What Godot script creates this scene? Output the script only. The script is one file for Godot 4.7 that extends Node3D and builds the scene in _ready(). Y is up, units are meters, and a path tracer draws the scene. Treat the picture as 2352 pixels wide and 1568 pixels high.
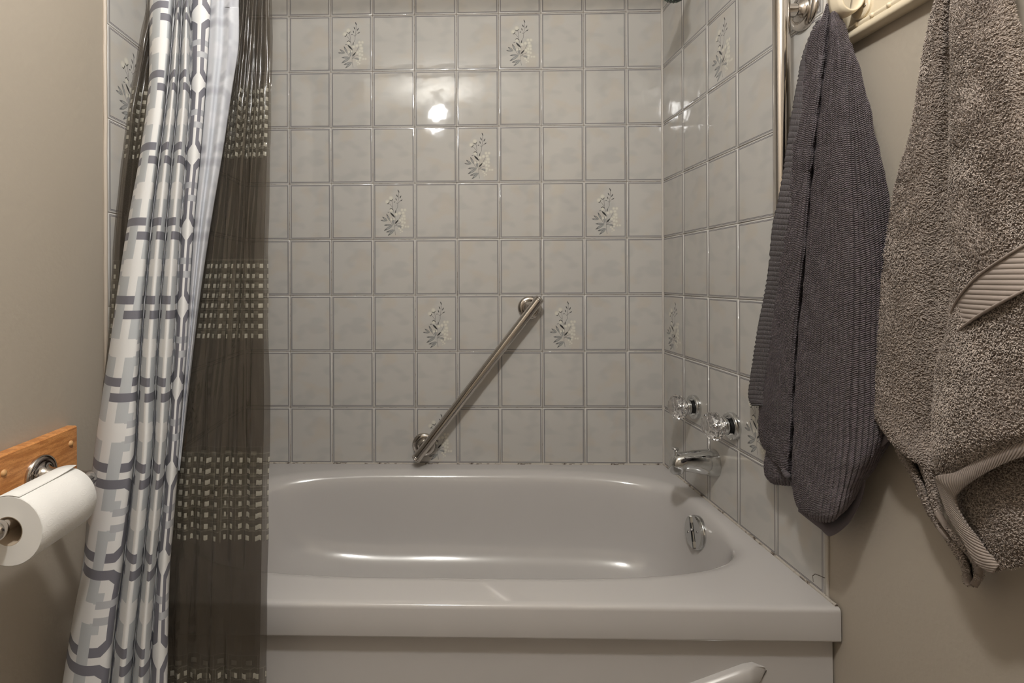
extends Node3D
# A bathroom: tub alcove with grey ceramic tiles, shower curtain and liner on the left, two towels on hooks on the right.
# x runs right along the back wall, y up, z from the back wall towards the camera; tile faces lie at z = 0, x = XL and x = XR.

const XL := -0.712
const XR := 0.803
const RIM := 0.40
const TILE_W := 0.1524
const TILE_H := 0.2032
const ROWS := 9
const CEIL := 2.38
const ROOM_END := 3.0

const TOWEL_RIBBED_BODY := [
	[0.756,1.593,0.8344,0.7527,1.594,0.841,0.7506,1.593,0.8471,0.753,1.594,0.8483,0.7494,1.588,0.8574,0.7479,1.582,0.8636,0.7568,1.581,0.8552],
	[0.76,1.582,0.8164,0.7523,1.573,0.8325,0.7474,1.566,0.8469,0.753,1.566,0.8471,0.7446,1.557,0.8646,0.7411,1.55,0.8787,0.7618,1.558,0.8624],
	[0.7578,1.563,0.7982,0.7464,1.548,0.8278,0.7398,1.537,0.8514,0.7498,1.538,0.8491,0.7364,1.526,0.8752,0.7319,1.514,0.8987,0.768,1.528,0.8697],
	[0.7443,1.498,0.7899,0.7329,1.482,0.8287,0.7279,1.47,0.8572,0.7419,1.472,0.8515,0.7264,1.459,0.8818,0.7233,1.443,0.9212,0.773,1.455,0.89],
	[0.719,1.363,0.798,0.7105,1.352,0.8359,0.71,1.344,0.8609,0.7287,1.348,0.8487,0.7128,1.338,0.8813,0.7136,1.32,0.9426,0.778,1.326,0.9191],
	[0.721,1.236,0.767,0.7103,1.228,0.8124,0.7084,1.223,0.844,0.7287,1.225,0.8308,0.7104,1.219,0.8697,0.7102,1.205,0.951,0.7805,1.206,0.9438],
	[0.7351,1.101,0.7171,0.7192,1.099,0.7755,0.7129,1.097,0.8227,0.7342,1.098,0.8082,0.7116,1.096,0.8527,0.708,1.092,0.9559,0.783,1.092,0.9522],
	[0.7589,0.9532,0.654,0.7362,0.9596,0.7246,0.7235,0.9652,0.7867,0.7444,0.9643,0.7767,0.7173,0.969,0.8277,0.7086,0.9802,0.9519,0.7842,0.9803,0.9553],
	[0.779,0.7892,0.5921,0.7504,0.8074,0.6755,0.7322,0.8258,0.7599,0.753,0.8241,0.752,0.7218,0.8364,0.8084,0.7088,0.8665,0.9464,0.7855,0.8688,0.9567],
	[0.778,0.7012,0.5797,0.7505,0.7068,0.6687,0.733,0.7186,0.7528,0.753,0.7064,0.7434,0.723,0.7198,0.7986,0.7105,0.7737,0.9391,0.7842,0.8124,0.9546],
	[0.776,0.6644,0.5978,0.7507,0.6633,0.6802,0.7346,0.6571,0.7433,0.753,0.637,0.7389,0.7254,0.6464,0.7909,0.7139,0.7038,0.9257,0.7818,0.7647,0.9343],
	[0.773,0.6593,0.6205,0.751,0.656,0.693,0.737,0.648,0.7437,0.753,0.6287,0.7416,0.729,0.5982,0.7943,0.719,0.6298,0.9008,0.778,0.6951,0.8928],
	[0.783,0.6593,0.6144,0.773,0.6468,0.6668,0.768,0.6328,0.7031,0.773,0.6188,0.7164,0.758,0.5769,0.7704,0.753,0.6003,0.8475,0.773,0.6834,0.8794]]
const TOWEL_RIBBED_SIDE := [
	[0.7707,1.588,0.7949,0.7627,1.581,0.809,0.7647,1.578,0.8123],
	[0.7682,1.571,0.7815,0.7602,1.563,0.798,0.7622,1.558,0.8052],
	[0.7571,1.524,0.7706,0.7491,1.516,0.7897,0.7511,1.509,0.8011],
	[0.7376,1.457,0.7817,0.7296,1.449,0.8032,0.7316,1.441,0.8184],
	[0.7237,1.385,0.7836,0.7157,1.377,0.8076,0.7177,1.37,0.827],
	[0.7237,1.317,0.7674,0.7157,1.311,0.7943,0.7177,1.303,0.8181],
	[0.7237,1.239,0.748,0.7157,1.234,0.7761,0.7177,1.228,0.8016],
	[0.7237,1.177,0.7265,0.7157,1.173,0.7555,0.7177,1.169,0.7821],
	[0.7385,1.083,0.6882,0.7305,1.082,0.7182,0.7325,1.08,0.7461],
	[0.7508,1.003,0.6467,0.7428,1.005,0.6778,0.7448,1.004,0.7075],
	[0.7605,0.9176,0.6061,0.7525,0.9213,0.6385,0.7545,0.923,0.6699],
	[0.769,0.839,0.5747,0.761,0.8448,0.6081,0.763,0.8485,0.6407],
	[0.775,0.775,0.5519,0.767,0.7826,0.586,0.769,0.788,0.6196],
	[0.775,0.7499,0.5606,0.767,0.7581,0.5943,0.769,0.7641,0.6275]]
const TOWEL_RIBBED_ROLL := [
	[0.773,0.6644,0.6238,0.763,0.6657,0.6642,0.761,0.6603,0.6996,0.768,0.648,0.7359],
	[0.768,0.6282,0.6202,0.751,0.636,0.6781,0.751,0.6427,0.7145,0.763,0.6386,0.743],
	[0.771,0.5986,0.6185,0.755,0.609,0.6717,0.755,0.6194,0.7083,0.765,0.6263,0.7401],
	[0.781,0.5831,0.6234,0.773,0.5903,0.6545,0.773,0.6007,0.6855,0.777,0.6129,0.7227]]
const TOWEL_RIBBED_HEM := [
	[0.767,0.589,0.7396,0.767,0.5852,0.7728,0.767,0.5836,0.8005,0.767,0.5872,0.8267,0.767,0.6177,0.8561,0.767,0.6653,0.8789,0.767,0.7133,0.888,0.767,0.7625,0.9159,0.767,0.8033,0.949],
	[0.76,0.5813,0.7477,0.76,0.5777,0.78,0.76,0.5755,0.8093,0.76,0.5767,0.8359,0.76,0.6154,0.8728,0.76,0.6688,0.8989,0.76,0.7168,0.9083,0.76,0.7632,0.9334,0.76,0.8021,0.9664],
	[0.763,0.5674,0.7413,0.763,0.5638,0.7733,0.763,0.561,0.8046,0.763,0.5598,0.8319,0.763,0.6074,0.8766,0.763,0.6672,0.9062,0.763,0.7157,0.9159,0.763,0.76,0.9387,0.763,0.7976,0.9721]]
const TOWEL_TERRY_LEFT := [
	[0.751,1.608,1.124,0.741,1.599,1.136,0.747,1.601,1.133,0.769,1.614,1.115,0.769,1.612,1.118],
	[0.751,1.587,1.096,0.741,1.577,1.111,0.747,1.577,1.111,0.769,1.587,1.096,0.769,1.582,1.103],
	[0.751,1.548,1.07,0.741,1.538,1.086,0.747,1.538,1.085,0.769,1.548,1.069,0.769,1.543,1.076],
	[0.751,1.512,1.064,0.741,1.502,1.081,0.747,1.502,1.081,0.769,1.511,1.066,0.769,1.506,1.075],
	[0.751,1.482,1.059,0.741,1.473,1.077,0.747,1.472,1.079,0.769,1.479,1.065,0.769,1.474,1.075],
	[0.751,1.412,1.04,0.741,1.402,1.063,0.747,1.399,1.07,0.769,1.403,1.06,0.791,1.406,1.052],
	[0.751,1.311,1.02,0.741,1.302,1.049,0.747,1.298,1.06,0.769,1.299,1.056,0.791,1.3,1.052],
	[0.751,1.206,0.9868,0.741,1.2,1.025,0.747,1.196,1.046,0.769,1.195,1.05,0.791,1.194,1.052],
	[0.751,1.092,0.9681,0.741,1.09,1.011,0.747,1.089,1.036,0.769,1.089,1.043,0.791,1.089,1.05],
	[0.751,0.9794,0.9443,0.741,0.9838,0.9932,0.747,0.9865,1.024,0.769,0.9876,1.036,0.791,0.9886,1.047],
	[0.751,0.8917,0.9192,0.741,0.9022,0.9764,0.747,0.9089,1.013,0.769,0.9118,1.028,0.791,0.9139,1.04],
	[0.751,0.8644,0.9115,0.741,0.8546,0.9661,0.747,0.839,1.002,0.769,0.8225,1.015,0.791,0.8163,1.029],
	[0.757,0.8413,0.9097,0.743,0.8265,0.9601,0.739,0.7972,1.001,0.749,0.7793,1.025,0.769,0.7709,1.044],
	[0.767,0.831,0.9059,0.757,0.8205,0.9487,0.755,0.7889,0.986,0.763,0.7723,1.012,0.777,0.7663,1.038]]
const TOWEL_TERRY_RIGHT := [
	[0.767,1.615,1.117,0.7447,1.602,1.135,0.7274,1.587,1.155,0.7199,1.578,1.167,0.7199,1.574,1.172,0.736,1.582,1.161],
	[0.767,1.587,1.096,0.741,1.572,1.118,0.7225,1.554,1.143,0.7146,1.54,1.163,0.7146,1.531,1.175,0.7317,1.537,1.166],
	[0.767,1.543,1.077,0.7353,1.526,1.104,0.7152,1.506,1.136,0.7065,1.489,1.162,0.7065,1.478,1.18,0.7252,1.481,1.175],
	[0.767,1.506,1.074,0.7278,1.486,1.109,0.7054,1.466,1.144,0.6958,1.448,1.173,0.6958,1.437,1.193,0.7166,1.44,1.188],
	[0.767,1.475,1.073,0.7231,1.453,1.113,0.6993,1.433,1.15,0.6891,1.416,1.182,0.6891,1.404,1.203,0.7112,1.407,1.197],
	[0.7587,1.394,1.08,0.7137,1.377,1.121,0.6871,1.358,1.163,0.6757,1.341,1.2,0.6757,1.33,1.225,0.7004,1.331,1.222],
	[0.754,1.291,1.083,0.709,1.279,1.125,0.681,1.264,1.171,0.669,1.251,1.213,0.669,1.242,1.243,0.695,1.24,1.25],
	[0.754,1.189,1.083,0.709,1.183,1.124,0.681,1.174,1.173,0.669,1.166,1.219,0.669,1.16,1.254,0.695,1.157,1.267],
	[0.754,1.087,1.083,0.709,1.086,1.124,0.681,1.084,1.175,0.669,1.082,1.223,0.669,1.081,1.26,0.695,1.08,1.276],
	[0.754,1.024,1.083,0.709,1.026,1.124,0.681,1.028,1.175,0.669,1.031,1.224,0.669,1.032,1.262,0.695,1.033,1.278],
	[0.754,0.9652,1.073,0.709,0.9705,1.115,0.681,0.9773,1.17,0.669,0.9838,1.222,0.669,0.9886,1.261,0.695,0.9907,1.278],
	[0.754,0.9247,1.063,0.709,0.9321,1.105,0.681,0.9423,1.163,0.669,0.9521,1.219,0.669,0.9593,1.26,0.695,0.9624,1.278],
	[0.754,0.8642,1.056,0.709,0.8749,1.099,0.681,0.8896,1.157,0.669,0.9044,1.216,0.669,0.915,1.258,0.695,0.92,1.278],
	[0.758,0.8092,1.053,0.709,0.8251,1.099,0.681,0.8425,1.154,0.669,0.8649,1.207,0.669,0.8913,1.252,0.695,0.9148,1.276],
	[0.758,0.7698,1.058,0.723,0.781,1.09,0.703,0.7943,1.13,0.688,0.8293,1.182,0.683,0.87,1.236,0.703,0.9006,1.267]]
const TOWEL_TERRY_HEM := [
	[0.693,0.9112,1.277,0.688,0.8931,1.258,0.681,0.8748,1.235,0.683,0.8551,1.21,0.688,0.8297,1.18,0.695,0.8029,1.148,0.703,0.7854,1.113,0.708,0.7776,1.105,0.713,0.7602,1.105,0.718,0.7307,1.111,0.723,0.7029,1.126,0.728,0.6784,1.138,0.733,0.6728,1.154],
	[0.69,0.9032,1.279,0.685,0.8853,1.261,0.678,0.8662,1.238,0.68,0.846,1.212,0.685,0.8218,1.184,0.692,0.7971,1.156,0.7,0.7796,1.129,0.705,0.7712,1.122,0.71,0.7552,1.12,0.715,0.7316,1.126,0.72,0.7102,1.139,0.725,0.6903,1.148,0.73,0.6833,1.161],
	[0.693,0.8937,1.276,0.688,0.876,1.258,0.681,0.856,1.235,0.683,0.8349,1.209,0.688,0.8118,1.182,0.695,0.7892,1.157,0.703,0.7717,1.139,0.708,0.7627,1.131,0.713,0.7478,1.129,0.718,0.7297,1.135,0.723,0.7144,1.145,0.728,0.699,1.153,0.733,0.6907,1.163]]
const TOWEL_TERRY_LOWER := [
	[0.731,0.7638,1.102,0.718,0.7927,1.137,0.713,0.8332,1.177,0.711,0.8694,1.221,0.718,0.9026,1.257],
	[0.733,0.7407,1.106,0.721,0.7684,1.142,0.713,0.8045,1.181,0.713,0.8332,1.222,0.723,0.8596,1.253],
	[0.737,0.7118,1.116,0.723,0.7351,1.152,0.713,0.7656,1.187,0.718,0.7881,1.219,0.728,0.8135,1.248],
	[0.741,0.6875,1.131,0.725,0.7075,1.162,0.718,0.7281,1.189,0.723,0.7505,1.217,0.733,0.7743,1.244],
	[0.745,0.6688,1.144,0.735,0.6811,1.162,0.731,0.6953,1.182,0.733,0.7167,1.21,0.743,0.7395,1.236]]
const TOWEL_TERRY_TAIL := [
	[0.773,0.7941,0.9556,0.763,0.7948,0.9877,0.791,0.7823,0.9767,0.759,0.7915,1.028,0.775,0.7831,1.031],
	[0.773,0.7667,0.9671,0.763,0.7688,0.9958,0.791,0.7563,0.982,0.759,0.7672,1.031,0.775,0.7592,1.031],
	[0.773,0.7321,0.9969,0.763,0.7358,1.018,0.791,0.7233,0.997,0.759,0.7366,1.039,0.775,0.7291,1.033],
	[0.773,0.7059,1.01,0.763,0.7082,1.03,0.791,0.6929,1.008,0.759,0.7058,1.049,0.775,0.6958,1.041],
	[0.773,0.6743,1.034,0.763,0.6791,1.054,0.791,0.6647,1.034,0.759,0.6806,1.074,0.775,0.6722,1.068],
	[0.773,0.6519,1.061,0.763,0.6603,1.079,0.791,0.6487,1.059,0.759,0.668,1.097,0.775,0.663,1.089],
	[0.773,0.6318,1.072,0.763,0.6431,1.089,0.791,0.6336,1.069,0.759,0.6558,1.107,0.775,0.6534,1.099],
	[0.773,0.6139,1.074,0.763,0.6258,1.091,0.791,0.616,1.07,0.759,0.6392,1.107,0.775,0.6369,1.099],
	[0.773,0.6121,1.08,0.763,0.6195,1.093,0.791,0.605,1.068,0.759,0.6249,1.102,0.775,0.6175,1.089]]
const TOWEL_TERRY_BAND := [
	[0.7,1.016,1.133,0.6923,1.03,1.147,0.6762,1.048,1.175,0.6677,1.066,1.2,0.66,1.084,1.232,0.66,1.099,1.255,0.6698,1.115,1.274,0.686,1.127,1.284],
	[0.7,1.003,1.132,0.6923,1.017,1.147,0.6762,1.034,1.176,0.6677,1.05,1.201,0.66,1.067,1.232,0.66,1.082,1.255,0.6698,1.098,1.274,0.686,1.111,1.284],
	[0.7,0.9906,1.13,0.6923,1.003,1.147,0.6762,1.018,1.176,0.6677,1.034,1.202,0.66,1.05,1.232,0.66,1.065,1.255,0.6698,1.082,1.274,0.686,1.095,1.284],
	[0.7,0.9782,1.129,0.6923,0.9897,1.147,0.6762,1.004,1.177,0.6677,1.018,1.202,0.66,1.034,1.232,0.66,1.048,1.255,0.6698,1.065,1.274,0.686,1.079,1.284]]
const CURTAIN_NET := [
	[-0.6127,2.1,0.7156,-0.5901,2.1,0.7416,-0.5664,2.1,0.7556,-0.5481,2.1,0.7516,-0.5487,2.1,0.7376,-0.5623,2.1,0.7056,-0.5405,2.1,0.7376,-0.5257,2.1,0.7576,-0.5332,2.1,0.7376,-0.5471,2.1,0.7056,-0.5259,2.1,0.7376,-0.5103,2.1,0.7576,-0.5161,2.1,0.7376,-0.5251,2.1,0.7136,-0.5119,2.1,0.7316,-0.4892,2.1,0.7396,-0.4756,2.1,0.7276,-0.4835,2.1,0.7056],
	[-0.6123,1.8,0.7576,-0.5897,1.8,0.7836,-0.5662,1.8,0.7976,-0.5481,1.8,0.7936,-0.5488,1.8,0.7796,-0.5623,1.8,0.7476,-0.5405,1.8,0.7796,-0.5256,1.8,0.7996,-0.5331,1.8,0.7796,-0.547,1.8,0.7476,-0.5258,1.8,0.7796,-0.51,1.8,0.7996,-0.5157,1.8,0.7796,-0.5247,1.8,0.7556,-0.5115,1.8,0.7736,-0.489,1.8,0.7816,-0.4756,1.8,0.7696,-0.4835,1.8,0.7476],
	[-0.611,1.659,0.7773,-0.5885,1.643,0.8055,-0.5653,1.635,0.8208,-0.5479,1.637,0.8165,-0.5489,1.645,0.8013,-0.5625,1.664,0.7666,-0.5407,1.645,0.8013,-0.5254,1.633,0.823,-0.5325,1.645,0.8013,-0.5465,1.664,0.7666,-0.5252,1.645,0.8014,-0.5089,1.632,0.8231,-0.5143,1.644,0.8014,-0.5234,1.659,0.7754,-0.5102,1.648,0.7949,-0.4882,1.643,0.8036,-0.4755,1.65,0.7906,-0.4835,1.663,0.7668],
	[-0.5991,1.469,0.804,-0.5785,1.458,0.8315,-0.559,1.452,0.8463,-0.5464,1.454,0.8421,-0.5501,1.459,0.8273,-0.5639,1.472,0.7935,-0.5421,1.459,0.8273,-0.5239,1.451,0.8485,-0.5279,1.459,0.8273,-0.5418,1.472,0.7935,-0.5208,1.459,0.8274,-0.5013,1.45,0.8485,-0.503,1.459,0.8274,-0.512,1.468,0.802,-0.499,1.461,0.8211,-0.4825,1.458,0.8295,-0.4751,1.462,0.8169,-0.4831,1.471,0.7936],
	[-0.605,1.324,0.8242,-0.5842,1.317,0.8512,-0.5646,1.313,0.8657,-0.552,1.315,0.8616,-0.5557,1.318,0.8471,-0.5697,1.327,0.8139,-0.5478,1.318,0.8471,-0.5274,1.313,0.8678,-0.5295,1.318,0.8471,-0.5435,1.326,0.8139,-0.5225,1.318,0.8471,-0.5018,1.312,0.8679,-0.5025,1.318,0.8471,-0.5115,1.324,0.8222,-0.4986,1.319,0.8409,-0.4832,1.317,0.8492,-0.477,1.32,0.8368,-0.4851,1.326,0.814],
	[-0.618,1.19,0.843,-0.596,1.186,0.8695,-0.5743,1.184,0.8838,-0.5591,1.185,0.8797,-0.5613,1.187,0.8655,-0.5756,1.191,0.8329,-0.5536,1.187,0.8655,-0.5312,1.184,0.8859,-0.5313,1.186,0.8655,-0.5455,1.19,0.8329,-0.5245,1.186,0.8655,-0.5031,1.184,0.8859,-0.5031,1.186,0.8655,-0.5122,1.189,0.8411,-0.4994,1.187,0.8594,-0.4855,1.186,0.8676,-0.4807,1.187,0.8554,-0.489,1.19,0.833],
	[-0.6271,1.06,0.8612,-0.6041,1.06,0.8872,-0.5804,1.06,0.9012,-0.5627,1.06,0.8972,-0.5634,1.06,0.8832,-0.5778,1.06,0.8512,-0.5558,1.06,0.8832,-0.5327,1.06,0.9032,-0.5323,1.06,0.8832,-0.5465,1.06,0.8513,-0.5256,1.06,0.8833,-0.5031,1.06,0.9033,-0.502,1.06,0.8833,-0.5112,1.06,0.8593,-0.4984,1.06,0.8773,-0.4851,1.06,0.8853,-0.481,1.059,0.8733,-0.4893,1.059,0.8513],
	[-0.6342,0.9346,0.8788,-0.6102,0.9379,0.9043,-0.5847,0.9397,0.918,-0.5646,0.9392,0.9141,-0.5638,0.9374,0.9004,-0.5783,0.9332,0.869,-0.5563,0.9374,0.9004,-0.5326,0.9399,0.92,-0.5315,0.9373,0.9004,-0.5458,0.9332,0.869,-0.5249,0.9373,0.9004,-0.5019,0.9399,0.92,-0.5002,0.9373,0.9004,-0.5093,0.9342,0.8768,-0.4967,0.9365,0.8945,-0.4835,0.9375,0.9023,-0.4796,0.936,0.8906,-0.4879,0.9331,0.869],
	[-0.6412,0.8334,0.8929,-0.616,0.8395,0.9181,-0.5879,0.8428,0.9316,-0.5644,0.8419,0.9277,-0.5616,0.8386,0.9142,-0.5761,0.8312,0.8832,-0.5543,0.8386,0.9142,-0.5304,0.8433,0.9335,-0.529,0.8387,0.9142,-0.5433,0.8312,0.8832,-0.5225,0.8387,0.9142,-0.5009,0.8433,0.9335,-0.5006,0.8387,0.9142,-0.5098,0.8331,0.891,-0.4972,0.8373,0.9084,-0.485,0.8392,0.9161,-0.482,0.8364,0.9045,-0.4904,0.8313,0.8832],
	[-0.6464,0.7352,0.9067,-0.62,0.7438,0.9315,-0.5897,0.7486,0.9448,-0.5633,0.7473,0.941,-0.5587,0.7427,0.9276,-0.5732,0.7321,0.8971,-0.5515,0.7427,0.9276,-0.5274,0.7494,0.9467,-0.5258,0.7428,0.9276,-0.54,0.7322,0.8971,-0.5194,0.7428,0.9276,-0.4996,0.7495,0.9467,-0.501,0.7429,0.9276,-0.5102,0.7349,0.9047,-0.4977,0.7409,0.9219,-0.4851,0.7436,0.9295,-0.4819,0.7396,0.9181,-0.4904,0.7323,0.8971],
	[-0.6486,0.6359,0.9206,-0.6223,0.6472,0.945,-0.5923,0.6534,0.9581,-0.5663,0.6518,0.9544,-0.5619,0.6458,0.9412,-0.5766,0.6319,0.9111,-0.5548,0.6458,0.9412,-0.5301,0.6546,0.96,-0.5279,0.646,0.9412,-0.5422,0.6321,0.9111,-0.5216,0.646,0.9412,-0.5015,0.6547,0.9599,-0.5027,0.6461,0.9411,-0.512,0.6357,0.9186,-0.4994,0.6435,0.9355,-0.4867,0.647,0.943,-0.4832,0.6419,0.9317,-0.4917,0.6324,0.9111],
	[-0.6498,0.5467,0.9331,-0.6237,0.5604,0.9571,-0.5942,0.5679,0.9701,-0.5689,0.566,0.9664,-0.5649,0.5588,0.9534,-0.5797,0.5421,0.9237,-0.5578,0.5588,0.9534,-0.5325,0.5694,0.9719,-0.5298,0.559,0.9533,-0.5442,0.5423,0.9237,-0.5235,0.5591,0.9533,-0.5035,0.5696,0.9719,-0.5048,0.5592,0.9533,-0.5142,0.5467,0.9311,-0.5017,0.5561,0.9477,-0.4886,0.5604,0.9551,-0.4849,0.5542,0.944,-0.4935,0.5427,0.9236],
	[-0.6598,0.4528,0.9462,-0.6328,0.469,0.9699,-0.6017,0.4779,0.9827,-0.5746,0.4757,0.979,-0.5695,0.4671,0.9662,-0.5844,0.4473,0.937,-0.5625,0.4672,0.9662,-0.5365,0.4797,0.9844,-0.5333,0.4674,0.9662,-0.5479,0.4477,0.9369,-0.5271,0.4675,0.9662,-0.5053,0.48,0.9844,-0.5049,0.4677,0.9661,-0.5143,0.4529,0.9442,-0.5018,0.4641,0.9606,-0.487,0.4691,0.9679,-0.4814,0.4618,0.9569,-0.49,0.4482,0.9369],
	[-0.6674,0.3559,0.9598,-0.6397,0.3747,0.9831,-0.6071,0.385,0.9957,-0.5781,0.3825,0.9921,-0.5719,0.3726,0.9794,-0.587,0.3497,0.9506,-0.5651,0.3727,0.9794,-0.5385,0.3872,0.9974,-0.5348,0.373,0.9794,-0.5495,0.3501,0.9506,-0.5287,0.3731,0.9794,-0.5051,0.3876,0.9973,-0.503,0.3734,0.9793,-0.5125,0.3562,0.9577,-0.5,0.3691,0.9739,-0.4835,0.375,0.9811,-0.4762,0.3666,0.9703,-0.4846,0.3508,0.9505],
	[-0.6779,0.2257,0.978,-0.6491,0.248,1.001,-0.6146,0.2602,1.013,-0.5832,0.2573,1.01,-0.5756,0.2457,0.9972,-0.5909,0.2185,0.969,-0.5689,0.2458,0.9972,-0.5411,0.263,1.015,-0.5362,0.2462,0.9971,-0.551,0.2191,0.9689,-0.5303,0.2463,0.9971,-0.5047,0.2635,1.015,-0.5007,0.2467,0.9971,-0.5101,0.2264,0.9759,-0.4978,0.2417,0.9918,-0.4797,0.2487,0.9988,-0.4707,0.2387,0.9882,-0.4791,0.2201,0.9688]]
const CURTAIN_REVERSE_NET := [
	[-0.4771,2.1,0.7216,-0.4569,2.1,0.7336,-0.4491,2.1,0.7256,-0.4294,2.1,0.7376,-0.4182,2.1,0.7236],
	[-0.4772,1.8,0.7636,-0.4569,1.8,0.7756,-0.449,1.8,0.7676,-0.4291,1.8,0.7796,-0.4179,1.8,0.7656],
	[-0.4775,1.653,0.7841,-0.4568,1.646,0.7972,-0.4487,1.65,0.7885,-0.4284,1.643,0.8016,-0.4167,1.651,0.7865],
	[-0.4779,1.629,0.7876,-0.4568,1.621,0.8006,-0.4483,1.626,0.792,-0.4276,1.619,0.805,-0.4154,1.626,0.7899],
	[-0.4766,1.546,0.7992,-0.455,1.54,0.812,-0.4461,1.543,0.8035,-0.4249,1.537,0.8164,-0.4121,1.544,0.8015],
	[-0.4762,1.465,0.8105,-0.4566,1.46,0.8232,-0.4493,1.463,0.8148,-0.43,1.458,0.8275,-0.4196,1.463,0.8127],
	[-0.4781,1.322,0.8306,-0.4611,1.318,0.843,-0.456,1.32,0.8348,-0.4393,1.317,0.8472,-0.4322,1.321,0.8327],
	[-0.482,1.188,0.8493,-0.4675,1.187,0.8615,-0.4645,1.188,0.8534,-0.4502,1.186,0.8656,-0.4464,1.188,0.8513],
	[-0.4823,1.059,0.8673,-0.4707,1.059,0.8793,-0.47,1.059,0.8713,-0.4585,1.059,0.8833,-0.4583,1.059,0.8693],
	[-0.4817,0.9352,0.8847,-0.4723,0.9367,0.8965,-0.4734,0.9357,0.8886,-0.464,0.9373,0.9004,-0.4665,0.9354,0.8866],
	[-0.4828,0.8153,0.9015,-0.4747,0.8183,0.913,-0.4768,0.8163,0.9053,-0.4687,0.8193,0.9169,-0.4728,0.8158,0.9034],
	[-0.4833,0.7147,0.9155,-0.4764,0.719,0.9269,-0.4795,0.7161,0.9193,-0.4726,0.7204,0.9307,-0.4783,0.7154,0.9174]]
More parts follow.
